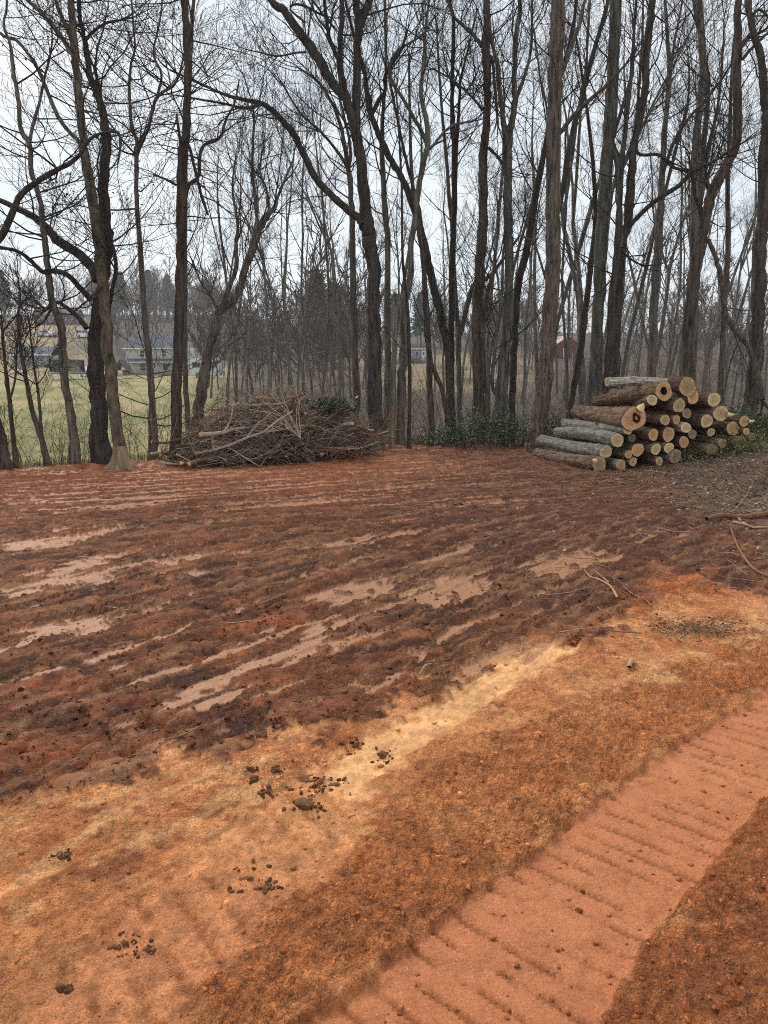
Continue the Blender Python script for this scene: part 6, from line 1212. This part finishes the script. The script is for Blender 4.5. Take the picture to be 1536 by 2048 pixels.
VAN = [(0, 0.3), (0.0, 1.75), (0.25, 1.95), (3.0, 1.95), (3.75, 1.15), (4.6, 1.0), (4.7, 0.4), (4.4, 0.22), (0.2, 0.22)]
VG = [([(0.4, 1.15), (0.4, 1.75)], [(1.6, 1.75), (1.6, 1.15)]), ([(1.8, 1.15), (1.8, 1.75)], [(2.85, 1.75), (3.4, 1.15)])]
vehicle('van', 'white van on the hillside drive right of the sedan', 'van', place(150, 675, 184), R(0), VAN, VG, 1.9, (0.9, 3.8), CARW)
SUV = [(0, 0.35), (0.0, 1.05), (0.3, 1.65), (2.9, 1.68), (3.6, 1.1), (4.5, 1.0), (4.6, 0.45), (4.3, 0.25), (0.2, 0.25)]
UG = [([(0.4, 1.1), (0.6, 1.55)], [(1.6, 1.57), (1.6, 1.1)]), ([(1.75, 1.1), (1.75, 1.57)], [(2.75, 1.57), (3.3, 1.1)])]
vehicle('car', 'white car near the house, half hidden by the thick dark tree', 'car', place(158, 744, 125), R(-50), SUV, UG, 1.85, (0.9, 3.6), CARW)
CAMP = [(0, 0.35), (0.0, 1.9), (0.3, 2.5), (3.6, 2.6), (4.2, 2.2), (4.3, 0.9), (3.9, 0.35)]
CG = [([(0.6, 1.35), (0.6, 2.0)], [(1.6, 2.0), (1.6, 1.35)]), ([(2.5, 1.35), (2.5, 2.05)], [(3.6, 2.05), (3.6, 1.35)])]
vehicle('camper', 'pale camper on the lawn behind the leaning gnarled tree', 'camper', place(377, 770, 98), R(0), CAMP, CG, 2.1, (1.3, 2.1), CARP)
# trampoline with net
loc = place(136, 757, 95); tp_ = thing('trampoline', 'round trampoline with a green rim and dark safety net on the lawn', 'trampoline', loc)
GRN = plain('trampoline_green', A(120, 158, 136), 0.7, 0.08, 2); NET = plain('trampoline_net', A(62, 58, 54), 0.9); th = np.linspace(0, 2 * math.pi, 37)
V, Q = tubes([([(2.0 * math.cos(t), 2.0 * math.sin(t), 0.75) for t in th], [0.13] * 37)], 8); obj('rim', mesh('rim', V, Q), GRN, tp_)
V = [(0, 0, 0.72)] + [(1.9 * math.cos(t), 1.9 * math.sin(t), 0.74) for t in th[:-1]]; obj('mat', mesh('mat', V, None, [(0, i + 1, (i + 1) % 36 + 1) for i in range(36)]), plain('tramp_mat', A(110, 128, 124), 0.8), tp_)
for k in range(8):
    a = k * math.pi / 4 + 0.2; c_, s_ = math.cos(a), math.sin(a)
    V, Q = tubes([([(2.05 * c_, 2.05 * s_, 0.0), (2.05 * c_, 2.05 * s_, 1.2), (2.05 * c_, 2.05 * s_, 2.45)], [0.035, 0.03, 0.03])], 6); obj('post', mesh('post', V, Q), GREY, tp_)
nt_ = []
for k in range(90): a = k * 2 * math.pi / 90; nt_.append(([(1.98 * math.cos(a), 1.98 * math.sin(a), 0.78), (1.98 * math.cos(a), 1.98 * math.sin(a), 2.35)], [0.03, 0.03]))
for zz in np.arange(0.9, 2.4, 0.12): nt_.append(([(1.98 * math.cos(t), 1.98 * math.sin(t), zz) for t in th], [0.026] * 37))
V, Q = tubes(nt_, 3); kind(obj('net', mesh('net', V, Q), NET, tp_), 'stuff')
# pines on the skyline
def pine_mesh(seed, H):
    rs_ = np.random.RandomState(seed); n_ = 2600
    t = rs_.rand(n_) ** 0.8; wd = 3.4 * (1 - t) ** 0.7 * (0.55 + 0.45 * np.abs(np.sin(t * 19 + rs_.rand(n_)))) + 0.3; a = rs_.rand(n_) * 6.28; q_ = np.sqrt(rs_.rand(n_))
    lob = 1 + 0.35 * np.sin(a * 3 + t * 23)
    P = np.stack([np.cos(a) * wd * q_ * lob, np.sin(a) * wd * q_ * lob, H * (0.22 + 0.78 * t) - 0.25 * wd * q_], 1)
    V, T = leaf_cards(P, 0.85, rs_, 0.35); return mesh('pine_crown', V, None, T, False, {'tone': np.repeat(rs_.rand(n_), 4)})
PM = [pine_mesh(3, 15), pine_mesh(4, 13)]; V, Q = tubes([([(0, 0, -0.5), (0, 0, 6), (0.1, 0, 13)], [0.22, 0.17, 0.05])], 8); PT = mesh('pine_trunk', V, Q)
for m_ in PM: m_.materials.append(PINE)
PT.materials.append(BARK[1])
for lb, px, Y_, s_ in [('dark pine on the skyline at the left edge', 8, 244, 1.0), ('pine on the far skyline behind the thick dark tree', 245, 250, 0.95), ('broad pine on the skyline left of the straight brown trunk', 300, 246, 1.0), ('pine on the skyline partly behind the straight brown trunk', 338, 255, 0.9), ('pine just right of the straight brown trunk on the skyline', 412, 250, 0.9),
   ('green cedar in the wood left of the main tree', 635, 120, 0.95), ('second green cedar closer to the main tree', 668, 112, 0.8), ('rounded evergreen above the trailer home', 790, 190, 0.9), ('evergreen crown right of the lichen-spotted trunk', 842, 180, 0.8), ('low evergreen behind the two-legged dark tree', 882, 170, 0.7)]:
    p = place(px, 640, Y_); r_ = thing('pine_tree', lb, 'pine', p, rng.uniform(0, 6), 'evergreens on the skyline'); r_.scale = (s_, s_, s_)
    obj('crown', PM[rng.randrange(2)], None, r_); obj('trunk', PT, None, r_)
# ------------------------------------------------------------------ the air between
hv, hq = boxes([(-1700, 1700, -500, 1700, -10, 75)])
hm = bpy.data.materials.new('haze'); hm.use_nodes = True; ht = hm.node_tree; ht.nodes.clear()
ho = ht.nodes.new('ShaderNodeOutputMaterial'); hp_ = ht.nodes.new('ShaderNodeVolumePrincipled')
hp_.inputs['Color'].default_value = (0.93, 0.95, 1.0, 1); hp_.inputs['Density'].default_value = 0.00065; hp_.inputs['Anisotropy'].default_value = 0.2
ht.links.new(hp_.outputs[0], ho.inputs['Volume'])
kind(obj('haze', mesh('haze', hv, hq, None, False), hm), 'stuff', 'thin pale haze in the air')
